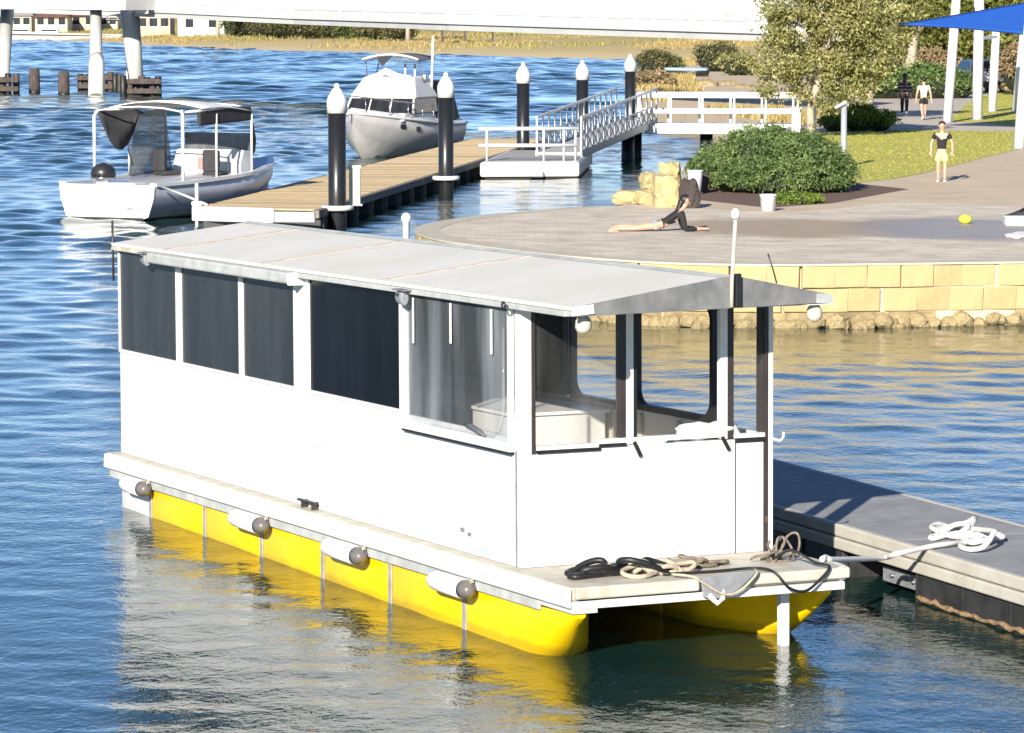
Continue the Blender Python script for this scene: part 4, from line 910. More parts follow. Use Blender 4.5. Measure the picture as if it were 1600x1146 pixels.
def fender_frame(px0, px1, py, label, n, hmax):
    a, b_ = G(px0, py), G(px1, py); p = thing('timber_fender', label, 'fender', a)
    w = b_.x - a.x; rr = random.Random(px0)
    for k in range(n):
        x = w * k / (n - 1); h = hmax * rr.uniform(.75, 1.05); obj('pile', MB().lathe([(.2, -1), (.2, h), (.16, h + .03)], 10, (x, rr.uniform(-.5, .5), 0)), timber_dark if k % 2 else black, p)
    for z in (.35, .95): obj('waling', MB().beam((-.2, -.3, z * hmax / 1.3), (w + .2, -.3, z * hmax / 1.3), .2, .28), timber_dark, p)
fender_frame(126, 140, 142, 'dark timber fender piles left of the middle bridge leg', 3, 1.1)
fender_frame(164, 190, 143, 'dark timber fender piles between the two right bridge legs', 4, 1.15)
fender_frame(194, 247, 151, 'wide dark timber fender around the foot of the right bridge leg', 7, 1.2)
fender_frame(-30, 24, 147, 'dark timber fender at the foot of the left bridge leg', 6, 1.15)
c = G(204, 141); mk = thing('channel_marker', 'white square marker post among the timber fenders', 'marker', c); obj('board', MB().box(-.28, .28, -.05, .05, .25, 1.2), white, mk, .02); obj('post', MB().box(-.06, .06, .06, .16, -.8, 1.1), timber_dark, mk)

# ------------------------------------------------------------------ plants
def leaf_mesh(name, pts, size, seed, flat=.0):
    r_ = np.random.default_rng(seed); P = np.asarray(pts, float); n = len(P)
    nrm = r_.normal(size=(n, 3)); nrm[:, 2] += flat; nrm /= np.linalg.norm(nrm, axis=1)[:, None]
    a = np.cross(nrm, r_.normal(size=(n, 3))); a /= np.linalg.norm(a, axis=1)[:, None] + 1e-9; b = np.cross(nrm, a)
    s = size * r_.uniform(.6, 1.35, (n, 1)); V = np.stack([P - a * s, P - b * s * .45 + a * s * .1, P + a * s, P + b * s * .45 + a * s * .1], 1).reshape(-1, 3)
    me = bpy.data.meshes.new(name); me.vertices.add(4 * n); me.vertices.foreach_set('co', V.ravel())
    me.loops.add(4 * n); me.loops.foreach_set('vertex_index', np.arange(4 * n, dtype=np.int32))
    me.polygons.add(n); me.polygons.foreach_set('loop_start', np.arange(0, 4 * n, 4, dtype=np.int32)); me.polygons.foreach_set('loop_total', np.full(n, 4, dtype=np.int32))
    me.update(calc_edges=True); return me
def clump_points(blobs, clumps, per, spread, seed, zmin=None, surf=.72, frac_up=0):
    r_ = np.random.default_rng(seed); out = []; cs = []
    vol = np.array([b[1][0] * b[1][1] * b[1][2] for b in blobs]) ** .67; vol /= vol.sum()
    for k in range(clumps):
        c, R_ = blobs[r_.choice(len(blobs), p=vol)]
        d = r_.normal(size=3); d /= np.linalg.norm(d); rad = r_.uniform(surf, 1.0) * (1 + (.06 if zmin is None else .11) * r_.normal())
        if frac_up and d[2] < 0 and r_.random() < frac_up: d[2] = -d[2]
        p = np.array(c) + d * np.array(R_) * rad
        if zmin is not None and p[2] < zmin: continue
        cs.append(p); sp = spread * r_.uniform(.6, 1.3)
        out.append(p + r_.normal(size=(max(2, int(per * r_.uniform(.5, 1.4))), 3)) * sp * np.array([1, 1, .75]))
    return np.concatenate(out), cs
bark_pale = M('pale_gum_bark', (.46, .40, .31), .8, c2=(.30, .25, .19), scale=5, bump=.01, bscale=20)
bark_dark = M('brown_bark', (.16, .115, .08), .9, .3, 6, .02, 20)
gum = leafmat('gum_leaf', (.19, .195, .07), (.40, .37, .16), .5, .3)
gum_dark = leafmat('dark_leaf', (.05, .07, .022), (.12, .14, .04), .5, .2)
mid_leaf = leafmat('mid_green_leaf', (.10, .13, .03), (.24, .24, .06), .5, .25)
bush_leaf = leafmat('bush_leaf', (.06, .105, .03), (.17, .235, .08), .45, .2)
bright_bush = leafmat('bright_bush_leaf', (.09, .15, .02), (.19, .25, .045), .4, .25)
dry_leaf = leafmat('dry_brown_leaf', (.23, .165, .09), (.36, .27, .16), .4, .25)
far_leaf = leafmat('far_leaf', (.07, .075, .03), (.15, .14, .06), .4, .2)
core_mat = M('added_dark_core', (.02, .026, .012), .95, .3, 4)

def tree(name, label, base, trunk_pts, r0, blobs, clumps, per, spread, leaf, lm, bm_, seed, limbs=14, cat='tree', group=None):
    base = Vector(base); t = thing(name, label, cat, base, 0, group)
    B = [((c[0] - base.x, c[1] - base.y, c[2] - base.z), r_) for c, r_ in blobs]
    pts, cs = clump_points(B, clumps, per, spread, seed)
    tp = [Vector(p) - base for p in trunk_pts]; mb = MB(); n = len(tp)
    mb.tube(tp, [r0 * (1.25 if i == 0 else 1 - .5 * i / n) for i in range(n)], 10)
    rr = random.Random(seed); lo = [p for p in tp[n // 2:]]
    for k in range(limbs):
        c = Vector(cs[rr.randrange(len(cs))]); s_ = lo[rr.randrange(len(lo))]; m1 = s_.lerp(c, .4) + Vector((rr.gauss(0, .15), rr.gauss(0, .15), rr.uniform(0, .3))); m2 = s_.lerp(c, .75) + Vector((rr.gauss(0, .15), rr.gauss(0, .15), rr.uniform(0, .2)))
        q = r0 * rr.uniform(.25, .45); mb.tube([s_, m1, m2, c], [q, q * .7, q * .45, q * .15], 6)
        for w in range(3):
            c2 = Vector(cs[rr.randrange(len(cs))])
            if (c2 - m2).length < 1.6: mb.tube([m1.lerp(m2, .6), m1.lerp(c2, .6), c2], [q * .35, q * .25, q * .08], 5)
    obj('trunk', mb, bm_, t)
    obj('crown', leaf_mesh('crown', pts, leaf, seed), lm, t, kind='stuff'); return t
def shrub(name, label, base, blobs, clumps, per, spread, leaf, lm, seed, cat='shrub', core=True, group=None):
    base = Vector(base); t = thing(name, label, cat, base, 0, group)
    pts, cs = clump_points(blobs, clumps, per, spread, seed, zmin=.02, surf=.82, frac_up=.9)
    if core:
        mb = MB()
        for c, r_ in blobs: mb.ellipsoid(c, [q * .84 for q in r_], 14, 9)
        obj('light_block_core', mb, core_mat, t)  # solid dark ellipsoids added inside the foliage to block light
    obj('foliage', leaf_mesh('foliage', pts, leaf, seed), lm, t, kind='stuff'); return t

def B(px, py, y, rx, ry, rz): return (tuple(D(px, py, y)), (rx, ry, rz))
tb = G(1268, 215, LZ)
tree('park_tree', 'sparse olive-green gum tree with pink twigs beside the pier', tb, [tb, tb + Vector((-.05, 0, .9)), D(1278, 130, tb.y), D(1285, 90, tb.y), D(1295, 50, tb.y), D(1300, 5, tb.y)], .13,
     [B(1215, 95, tb.y, .75, .8, .7), B(1270, 120, tb.y, .8, .9, .8), B(1330, 115, tb.y, .8, .9, .9), B(1240, 50, tb.y, .9, 1, .8), B(1310, 55, tb.y, 1, 1.1, .9), B(1360, 85, tb.y + .6, .7, .8, .8), B(1350, 20, tb.y, 1, 1.1, .9), B(1225, 5, tb.y, .8, 1, .8), B(1290, -20, tb.y, 1.1, 1.2, .9), B(1200, 130, tb.y, .35, .5, .4), B(1300, 158, tb.y, .45, .5, .3)],
     430, 75, .17, .07, gum, bark_pale, 11, 30)
g2 = G(1358, 188, LZ)
tree('park_tree', 'slender pale-trunked gum tree between the pier tree and the walkers', g2, [g2, D(1358, 140, g2.y), D(1364, 90, g2.y), D(1360, 40, g2.y), D(1365, -20, g2.y)], .16,
     [B(1385, 60, g2.y, .9, 1, .9), B(1345, 0, g2.y, 1.1, 1.1, 1), B(1395, 5, g2.y, 1, 1, .8), B(1358, 112, g2.y + .4, .5, .6, .5)], 150, 60, .2, .08, gum, bark_pale, 12, 14)
g3 = Vector((18.3, 171, LZ))
tree('park_tree', 'cream-trunked tree rising from the hedge behind the two walkers', g3, [g3, D(1422, 100, 171), D(1428, 62, 171), D(1436, 30, 171), D(1445, -10, 171)], .26,
     [B(1440, 20, 171, 1.6, 1.6, .9), B(1400, 20, 171, 1.2, 1.3, 1), B(1470, -15, 171, 1.5, 1.5, 1), B(1420, -25, 171, 1.5, 1.5, 1)], 170, 70, .3, .11, mid_leaf, bark_pale, 13, 12)
def backtree(px, y, lb, seed, lm, rx=3.2, top=-60, low=70):
    b0 = Vector(((px - 800) * y / FPX, y, LZ)); mid = (top + low) / 2
    tree('background_tree', lb, b0, [b0, D(px, 95, y), D(px + 3, 60, y), D(px, 20, y)], .3, [B(px, low - 25, y, rx, 2.5, 1.4), B(px - 30, mid, y, rx * .8, 2.2, 1.6), B(px + 32, mid - 6, y, rx * .8, 2.2, 1.6), B(px, top + 15, y, rx * .9, 2.4, 1.6), B(px + 8, low - 6, y - 1, rx * .7, 1.5, .9)], 300, 60, .42, .17, lm, bark_dark, seed, 10, group='trees behind the car park')
backtree(1395, 205, 'leafy green tree at the left end of the background row', 21, mid_leaf)
backtree(1470, 215, 'dark green tree behind the blue shade sail, left of the tall post', 22, gum_dark, low=85)
backtree(1545, 205, 'olive tree behind the twin white posts', 23, mid_leaf)
backtree(1610, 215, 'dark green tree at the right edge of the background row', 24, gum_dark, low=85)
backtree(1330, 235, 'dim green tree far behind the slender gum tree', 25, gum_dark, low=95)
shrub('hedge', 'clipped green hedge behind the two walkers', Vector((18.6, 170, LZ)), [((-1.7, 0, .5), (1.4, 1.2, .8)), ((.3, 0, .55), (1.6, 1.3, .85)), ((1.6, .3, .42), (1.0, 1.2, .7))], 420, 40, .16, .09, bush_leaf, 31, 'hedge')
shrub('dry_shrub', 'pinkish-brown dry shrub behind the hedge', Vector((20.8, 196, LZ)), [((-1.2, 0, 1.0), (1.6, 1.2, 1.1)), ((1.0, 0, .8), (1.5, 1.2, 1.0))], 220, 40, .22, .11, dry_leaf, 32)
shrub('dry_shrub', 'orange-brown bush right of the parked car', Vector((24.2, 176, LZ)), [((0, 0, 1.1), (1.2, 1.1, 1.3)), ((1.2, .3, 1.0), (1.1, 1.0, 1.2))], 220, 40, .2, .1, dry_leaf, 33)
bc = Vector((5.9, 84.0, LZ))
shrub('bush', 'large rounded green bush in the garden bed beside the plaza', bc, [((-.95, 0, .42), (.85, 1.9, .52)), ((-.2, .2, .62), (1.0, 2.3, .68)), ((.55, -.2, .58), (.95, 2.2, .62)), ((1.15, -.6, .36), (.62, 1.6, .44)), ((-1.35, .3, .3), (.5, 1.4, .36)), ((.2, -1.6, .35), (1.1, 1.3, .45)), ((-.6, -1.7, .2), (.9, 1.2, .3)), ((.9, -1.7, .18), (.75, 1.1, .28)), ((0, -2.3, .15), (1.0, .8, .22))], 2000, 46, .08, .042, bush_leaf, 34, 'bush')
shrub('low_shrub', 'low yellow-green ground shrub at the front foot of the large bush', G(1250, 318, LZ), [((0, 0, .06), (.48, .5, .13)), ((-.3, .1, .05), (.3, .4, .1))], 130, 40, .05, .03, bright_bush, 35)
b2 = G(1342, 205, LZ)
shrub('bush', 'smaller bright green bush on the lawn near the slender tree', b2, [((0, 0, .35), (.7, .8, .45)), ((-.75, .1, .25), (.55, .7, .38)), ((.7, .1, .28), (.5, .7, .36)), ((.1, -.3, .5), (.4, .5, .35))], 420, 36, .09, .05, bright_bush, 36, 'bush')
# scrub along the near bank beyond the pier
for px, py, sx_, h_, lm_, lb in ((1022, 118, 1.0, 1.5, far_leaf, 'thin dark scrub tree on the sandy bank left of the covered dinghy'), (1045, 112, .7, .9, gum_dark, 'small dark scrub bush beside the covered dinghy'), (1118, 112, 1.5, 1.9, far_leaf, 'dark scrub bush on the sandy bank right of the covered dinghy'), (1150, 118, 1.2, 1.3, gum, 'olive scrub bush at the bank under the bridge end'), (1015, 138, 1.0, .7, dry_leaf, 'brown reed tuft at the water edge behind the pier')):
    p = G(px, py, LZ); shrub('scrub', lb, p, [((0, 0, h_ * .45), (sx_, sx_, h_ * .55)), ((sx_ * .5, .2, h_ * .3), (sx_ * .7, sx_, h_ * .4))], 110, 32, .2, .1, lm_, int(px), 'scrub')
p = G(1076, 120, LZ); dg = thing('dinghy', 'small dinghy under a pale blue cover on the far sandy bank', 'dinghy', p, R(75)); dg.scale = (.75, .75, .75)
obj('hull', MB().loft([[(x, y, z) for x, z in ((0, .05), (w, .25), (w * 1.05, .5), (-w * 1.05, .5), (-w, .25))] for y, w in ((-1.6, .5), (-.5, .7), (.8, .65), (1.6, .35), (2.0, .05))]), black_plastic, dg); obj('cover', MB().loft([[(x, y, z) for x, z in ((w, .5), (w * .5, .68), (0, .74), (-w * .5, .68), (-w, .5))] for y, w in ((-1.6, .5), (-.5, .72), (.8, .68), (1.6, .37), (2.0, .05))]), M('pale_blue_tarp', (.30, .42, .52), .6), dg)

# limestone boulders at the water edge beside the lying person
def boulder(px, py, z, s_, label, m, seed, rz=0, sq=1.0):
    me = rock_mesh(seed, sq, 3); me.materials.clear(); me.materials.append(m); o = obj('boulder', me, m); p = G(px, py, z); o.location = p + Vector((0, s_[1] * .5, s_[2] * .8)); o.scale = s_; o.rotation_euler = (0, 0, rz); tag(o, label, 'boulder')
boulder(1042, 324, LZ, (.28, .35, .36), 'tall squared yellow limestone block behind the lying person', limestone, 41, .1, 1.7)
boulder(1047, 288, LZ, (.24, .35, .28), 'square yellow limestone block farther back beside the white bin', limestone, 47, -.1, 1.7)
boulder(1012, 321, LZ, (.22, .3, .18), 'small yellow boulder left of the tall limestone block', limestone, 43, .6)
boulder(985, 322, LZ - .2, (.26, .35, .18), 'low pale boulder sloping to the water at the plaza corner', limestone, 44, 1.2)
boulder(1016, 296, LZ - .3, (.24, .35, .22), 'weathered boulder at the water edge behind the others', limestone, 45, .2)
boulder(1078, 326, LZ, (.17, .25, .34), 'added dark brown shape as the shaded side of the limestone block, by the white bin', dark_rough, 46, .3, 1.4)  # dark lump added where the limestone block only has a shaded side
boulder(1092, 302, LZ, (.2, .3, .26), 'dark rock under the bush behind the white bin', dark_rough, 48, .3, 1.0)  # rock in the same even dark brown as the bin foot
for i, (px, py, s_) in enumerate(((1040, 150, .5), (1075, 146, .45), (1105, 150, .6), (1135, 147, .5), (1160, 152, .45), (1190, 156, .5))):
    boulder(px, py, .5, (s_ * 1.3, s_, s_ * .8), ('pale boulder %s of the row on the bank seen through the pier rails' % ['first', 'second', 'third', 'fourth', 'fifth', 'sixth'][i]), rockmat, 60 + i, i * .7)

# plaza things
p = G(1086, 304, LZ); bn = thing('bin', 'white tapered bin standing beside the limestone blocks', 'bin', p)
obj('body', MB().lathe([(.13, 0), (.17, .50), (.175, .52), (.165, .52), (.15, .5)], 18), fend_w, bn); obj('rim', MB().lathe([(.178, .49), (.182, .53), (.17, .53)], 18), white_trim, bn); obj('foot', MB().lathe([(.2, -.001), (.2, .03), (.14, .05)], 14), dark_rough, bn)
p = G(1200, 330, LZ); bk = thing('bucket', 'white plastic bucket standing alone on the plaza', 'bucket', p)
obj('body', MB().lathe([(.14, 0), (.165, .31), (.175, .315), (.175, .335), (.16, .335), (.15, .3)], 20), fend_w, bk); obj('handle', MB().tube([(.175 * math.cos(a_), -.03 - .1 * math.sin(a_), .29 - .10 * math.sin(a_)) for a_ in np.linspace(0, math.pi, 9)], .006, 5), chrome, bk)
p = G(1508, 350, LZ); fl = thing('ball', 'yellow play ball on the wet paving', 'ball', p); obj('ball', MB().ellipsoid((0, 0, .085), (.125, .11, .085), 18, 12), M('yellow_ball', (.70, .66, .05), .5), fl); obj('valve', MB().lathe([(.012, .168), (.012, .174), (0, .175)], 8), white_trim, fl)
p = G(1592, 372, LZ); tw = thing('towel', 'crumpled white towels on the wet paving at the right edge', 'towel', p)
for k, (x, y, s_) in enumerate(((-.05, 0, .2), (.16, .5, .22), (.2, -.3, .16))):
    me = rock_mesh(70 + k, .1, 3); me.materials.clear(); me.materials.append(rope_white); o = obj('fold', me, rope_white, tw); o.location = (x, y, .03); o.scale = (s_, s_ * 1.6, .05)
p = G(1590, 352, LZ); cr = thing('cool_box', 'low white box on the paving at the right edge behind the towels', 'box', p); obj('body', MB().box(-.25, .3, -.2, .2, 0, .13), white, cr, .02); obj('lid', MB().box(-.26, .31, -.21, .21, .132, .17), white_trim, cr, .015)
p = G(1600, 338, LZ); bg = thing('bag', 'dark slouching bag lying at the right edge of the plaza', 'bag', p); obj('body', MB().loft([[(x, y, z * h) for y, z in ((-.25, 0), (-.22, .7), (0, 1), (.22, .7), (.25, 0))] for x, h in ((-.36, .01), (-.1, .12), (.15, .24), (.4, .26), (.6, .05))]), canvas_dark, bg, .02); obj('strap', MB().tube([(-.1, -.2, .1), (.1, -.24, .3), (.3, -.2, .24)], .015, 6), black, bg)
# bollard lamp
p = G(1318, 262, LZ); bl2 = thing('path_lamp', 'grey path lamp post with tilted white head at the lawn edge', 'lamp', p)
obj('post', MB().lathe([(.085, 0), (.08, .1), (.075, 1.62)], 14), M('galvanised_post', (.34, .36, .40), .5, .12, 3, metal=.2), bl2); obj('head', MB().beam((.06, 0, 1.68), (-.24, 0, 1.52), .22, .07), white, bl2, .02); obj('head_underside', MB().beam((.02, -.01, 1.60), (-.2, -.01, 1.475), .16, .03), black_plastic, bl2); obj('base_plate', MB().lathe([(.14, 0), (.14, .02), (.09, .03)], 14), grey_metal, bl2)
# shade sail and its posts
post_w = M('white_steel_post', (.66, .67, .70), .4, .04)
def spost(bx, by, tx, ty, r, label):
    b0 = G(bx, by, LZ); t0 = D(tx, ty, b0.y); p = thing('sail_post', label, 'post', b0, 0, 'white steel posts of the shade sail'); q = t0 - b0
    obj('shaft', MB().tube([(0, 0, 0), tuple(q * .5), tuple(q)], [r, r, r * .9], 14), post_w, p); obj('base_plate', MB().lathe([(r * 1.5, 0), (r * 1.5, .03), (r, .04)], 14), grey_metal, p)
    obj('cap', MB().ellipsoid(tuple(q), (r * .92, r * .92, .05), 12, 6), post_w, p); return p
spost(1480, 192, 1497, -40, .17, 'tall leaning white post directly behind the standing boy')
spost(1527, 188, 1531, -60, .19, 'thick white post second from left, left of the twin pair')
spost(1550, 175, 1557, 40, .17, 'white post of the twin pair farther back on the lawn')
spost(1592, 233, 1610, 20, .17, 'white post nearest the viewer at the right edge of the lawn')
spost(1587, 176, 1602, 25, .16, 'white post far back near the right edge of the picture')
cb = obj('crossbar', MB().beam(D(1530, 60, 141), D(1556, 58, 144), .12, .12), post_w); tag(cb, 'short white crossbar joining the twin posts under the sail', 'crossbar')
sail_m = M('blue_shade_cloth', (.010, .12, .58), .7, .1, 2, .006, 10)
A_, B_, C_ = D(1404, 39, 121), D(1600, 54, 118), D(1690, -12, 137)
mb = MB(); n = 16; idx = {}
vv = []
for i in range(n + 1):
    for j in range(n + 1 - i):
        a, b_ = i / n, j / n; c_ = 1 - a - b_
        sag = -.9 * a * b_ * c_ * 3; pull = lambda u, w: .35 * u * w
        cen = (A_ + B_ + C_) / 3; q = A_ * c_ + B_ * a + C_ * b_; k = .30 * (a * b_ + b_ * c_ + a * c_) * (1 - 9 * a * b_ * c_ * .9); q = q.lerp(cen, max(0, k)) + Vector((0, 0, sag))
        idx[i, j] = len(vv); vv.append(tuple(q))
ff = []
for i in range(n):
    for j in range(n - i):
        ff.append((idx[i, j], idx[i + 1, j], idx[i, j + 1]))
        if i + j < n - 1: ff.append((idx[i + 1, j], idx[i + 1, j + 1], idx[i, j + 1]))
ss = thing('shade_sail', 'bright blue triangular shade sail stretched between white posts', 'shade sail', (A_.x, A_.y, LZ))
o = obj('cloth', MB().add([(x - A_.x, y - A_.y, z - LZ) for x, y, z in vv], ff, True), sail_m, ss); sm_ = o.modifiers.new('thick', 'SOLIDIFY'); sm_.thickness = .012
hemv = [vv[idx[0, j]] for j in range(n + 1)] + [vv[idx[i, n - i]] for i in range(1, n + 1)] + [vv[idx[i, 0]] for i in range(n - 1, 0, -1)]
obj('hem', MB().tube([(x - A_.x, y - A_.y, z - LZ) for x, y, z in hemv], .025, 6, closed=True), M('dark_blue_hem', (.01, .03, .14), .7), ss)
tag(obj('rigging_wire', MB().tube([B_, D(1606, 40, 108.5)], .015, 5), chrome), 'short wire from the blue sail corner to the nearest white post', 'wire')
# parked car
p = Vector((22.7, 182, LZ)); car = thing('parked_car', 'white parked car half hidden behind the white posts', 'car', p, R(8))
obj('body', MB().prism([(-.95, .35), (-.98, .75), (-.93, 1.0), (.93, 1.0), (.98, .75), (.95, .35)], -2.2, 2.2, axis=1), hull_white, car, .12)
obj('cabin', MB().add([(-.85, -1.9, 1.0), (.85, -1.9, 1.0), (.85, 1.0, 1.0), (-.85, 1.0, 1.0), (-.68, -1.6, 1.62), (.68, -1.6, 1.62), (.68, .3, 1.62), (-.68, .3, 1.62)], [(3, 2, 1, 0), (4, 5, 6, 7), (0, 1, 5, 4), (1, 2, 6, 5), (2, 3, 7, 6), (3, 0, 4, 7)]), hull_white, car, .06)
obj('rear_window', MB().add([(-.76, -1.9, 1.06), (.76, -1.9, 1.06), (.63, -1.65, 1.55), (-.63, -1.65, 1.55)], [(0, 1, 2, 3)]), dark_glass, car)
for s in (1, -1):
    obj('side_window', MB().add([(s * .87, -1.6, 1.06), (s * .87, .75, 1.06), (s * .71, .25, 1.55), (s * .71, -1.45, 1.55)], [(0, 1, 2, 3)]), dark_glass, car)
    obj('tail_light', MB().box(s * .72 - .13, s * .72 + .13, -2.22, -2.18, .78, .92), M('red_lens', (.4, .02, .02), .2), car)
    for y in (-1.35, 1.35):
        wv = obj('wheel', MB().loft([[(s * .93 + dx, y + r_ * math.cos(a_), .33 + r_ * math.sin(a_)) for a_ in np.linspace(0, 6.283, 16, endpoint=False)] for dx, r_ in ((-.1, .3), (-.08, .33), (.05, .33), (.07, .28))]), black, car); obj('rim', MB().loft([[(s * .93 + s * dx, y + r_ * math.cos(a_), .33 + r_ * math.sin(a_)) for a_ in np.linspace(0, 6.283, 12, endpoint=False)] for dx, r_ in ((.072, .2), (.08, .18))]), chrome, wv)
obj('bumper', MB().box(-.95, .95, -2.3, -2.15, .3, .58), black_plastic, car, .05); obj('number_plate', MB().box(-.26, .26, -2.23, -2.205, .7, .82), fend_w, car)

# ------------------------------------------------------------------ far bank buildings and trees
def house(label, px0, px1, y, zb_, h, wall_m, roof_m, nwin, roof_h=1.6, seed=0):
    x0, x1 = (px0 - 800) * y / FPX, (px1 - 800) * y / FPX; w = x1 - x0; t = thing('house', label, 'house', (x0, y, zb_), 0, 'houses on the far bank')
    obj('wall', MB().box(0, w, 0, 8, -1, h), wall_m, t)
    obj('roof', MB().add([(-.5, -.6, h), (w + .5, -.6, h), (w + .5, 8.6, h), (-.5, 8.6, h), (w * .25, 4, h + roof_h), (w * .75, 4, h + roof_h)], [(0, 1, 5, 4), (1, 2, 5), (2, 3, 4, 5), (3, 0, 4), (3, 2, 1, 0)]), roof_m, t)
    for k in range(nwin):
        xc = w * (k + .5) / nwin; wi = obj('window', MB().box(xc - .6, xc + .6, -.06, -.005, .8, 2.1), dark_glass, t); obj('window_frame', MB().box(xc - .7, xc + .7, -.05, -.002, .7, .8).box(xc - .7, xc + .7, -.05, -.002, 2.1, 2.2), white_trim, wi)
    return t
cream_wall = M('cream_render', (.62, .55, .36), .8, .08, .3); tan_wall = M('tan_brick', (.50, .38, .28), .85, .12, .5); pink_wall = M('pinkish_brick', (.50, .35, .27), .85, .12, .5)
roof_br = M('brown_tiles', (.16, .08, .06), .8, .2, 1); roof_gr = M('grey_tiles', (.30, .29, .28), .8, .2, 1)
house('cream house at the far left of the far bank under the bridge', 22, 52, 690, 1.6, 2.4, cream_wall, roof_gr, 2)
house('cream house with brown roof left of the middle bridge leg', 58, 108, 680, 1.6, 2.1, cream_wall, roof_br, 3)
house('tan house with brown roof behind the middle bridge leg', 112, 152, 690, 1.6, 2.3, tan_wall, roof_br, 2)
house('grey-roofed house between the two right bridge legs', 156, 186, 700, 1.6, 1.6, cream_wall, roof_gr, 2)
house('pinkish brick house just right of the right bridge leg', 216, 268, 585, 1.7, 2.6, pink_wall, roof_br, 3)
house('white pavilion right of the pinkish house on the far bank', 280, 352, 575, 1.6, 2.4, white, roof_gr, 2, .8)
qf = thing('far_quay', 'pale concrete quay along the water below the far houses', 'quay', (0, 0, 0)); obj('wall', MB().prism([(-96, 655), (-70, 610), (-62, 590), (-60, 594), (-68, 616), (-92, 662)], -.5, 1.0), M('pale_concrete', (.52, .50, .47), .8, .12, .3), qf); obj('coping', MB().prism([(-96.2, 654.5), (-70.2, 609.5), (-61.8, 589.5), (-61, 591), (-69, 611), (-95, 656)], 1.003, 1.2), white_trim, qf)
for i, px in enumerate((64, 108)):
    p = G(px, 60); bt = thing('moored_boat', ['white motor cruiser moored at the far quay, left of the two', 'white motor cruiser moored at the far quay, right of the two'][i], 'boat', p + Vector((0, -6, 0)), R(90))
    obj('hull', MB().loft(hull_rings(7.5, 2.6, .9, 1.3, 10), cap=False), hull_white, bt); obj('cabin', frust(1, 4.5, 1.0, .85, .9, 1.9, .3, .9), hull_white, bt, .05); obj('cabin_window', frust(1.4, 4.2, 1.0, .92, 1.3, 1.6, 0, .2), dark_glass, bt)
frr = random.Random(9)
names = ['first', 'second', 'third', 'fourth', 'fifth', 'sixth', 'seventh', 'eighth', 'ninth']
for k, (px, h_, sx_) in enumerate(((372, 2.4, 2.0), (398, 2.9, 2.6), (428, 2.8, 2.8), (452, 3.0, 2.6), (482, 2.8, 2.2), (512, 2.2, 1.6), (545, 1.9, 1.4), (580, 1.8, 1.6), (622, 2.0, 1.6))):
    y = 545 - (px - 372) * .25; shrub('far_shrub', names[k] + ' dark shrub from the left in the row on the far bank', Vector(((px - 800) * y / FPX, y, 1.25)), [((0, 0, h_ * .5), (sx_, sx_, h_ * .55)), ((sx_ * .6, .5, h_ * .4), (sx_ * .7, sx_, h_ * .45))], 120, 22, .4, .24, far_leaf if k % 3 else gum_dark, 80 + k, group='shrubs on the far bank')
for px, y, lb in ((342, 530, 'thin pale tree trunk left of the far shrub row'), (638, 470, 'thin pale post-like trunk on the far bank behind the cabin cruiser')):
    b0 = Vector(((px - 800) * y / FPX, y, 1.0)); tree('far_tree', lb, b0, [b0, b0 + Vector((0, 0, 2)), b0 + Vector((.2, 0, 4)), b0 + Vector((.1, 0, 6))], .28, [((b0.x, b0.y, 8), (2.5, 2.5, 1.8)), ((b0.x + 1.5, b0.y, 6.8), (1.5, 1.5, .9))], 60, 30, .5, .25, far_leaf, bark_pale, int(px), 6)
y = 452; x0 = (690 - 800) * y / FPX; sh = thing('picnic_shelter', 'low dark-roofed picnic shelter on the far grass behind the piles', 'shelter', (x0, y, 1.7)); obj('roof', MB().prism([(-.3, 1.9), (6.5, 1.9), (5.8, 2.3), (.4, 2.3)], -1.5, 2.5, axis=1), roof_br, sh)
for x in (0, 2.8, 6.1): obj('post', MB().box(x, x + .25, -1.2, -.95, -.8, 1.9), timber_dark, sh)

# dry grass tufts over the far bank and the bank behind the pier
def tufts(name, pts, h, mat, label):
    v = []; f = []
    for x, y, z in pts:
        for q in range(4):
            a = random.random() * 6.28; hh = h * random.uniform(.4, 1.3); w = h * .22; o = len(v); jx, jy = random.gauss(0, h * .5), random.gauss(0, h * .5)
            v += [(x + jx - w * math.cos(a), y + jy - w * math.sin(a), z - .05), (x + jx + w * math.cos(a), y + jy + w * math.sin(a), z - .05), (x + jx + random.gauss(0, h * .3), y + jy + random.gauss(0, h * .3), z + hh)]; f.append((o, o + 1, o + 2))
    me = bpy.data.meshes.new(name); me.from_pydata(v, [], f); o = obj(name, me, mat, kind='stuff'); o['label'] = label; o['category'] = 'grass'
straw = leafmat('straw_grass', (.36, .27, .11), (.48, .37, .16), .35, .3); olive_g = leafmat('olive_grass', (.22, .22, .07), (.40, .34, .12), .35, .3)
def bank_pts(n, d0, d1, patch):
    out = []
    while len(out) < n:
        i = random.randrange(len(fp) - 1); p = fp[i].lerp(fp[i + 1], random.random()); d = random.uniform(d0, d1)
        x, y = p.x + d * .35, p.y + d * .95
        if mnoise.noise((x * .05, y * .03, patch)) < .05: continue
        z = np.interp(d, [o_[0] for o_ in offs], [o_[1] for o_ in offs]); out.append((x, y, z))
    return out
tufts('dry_grass', bank_pts(9000, 4, 60, 1.7), .36, straw, 'straw-coloured dry grass in patches along the far bank')
tufts('green_grass', bank_pts(5000, 12, 90, 7.7), .5, olive_g, 'olive-green grass in patches higher on the far bank')
pts_ = []
while len(pts_) < 2500:
    y = random.uniform(130, 300); x = np.interp(y, [124, 135, 150, 168, 200, 250, 300], [9.3, 9.0, 7.4, 5.8, 6.5, 9, 14]) + min(abs(random.gauss(0, 2.0)), 2.8) + .2
    if mnoise.noise((x * .3, y * .06, 2.2)) > -.05: pts_.append((x, y, LZ))
tufts('dry_grass', pts_, .28, straw, 'straw-coloured dry grass on the sandy bank behind the pier')

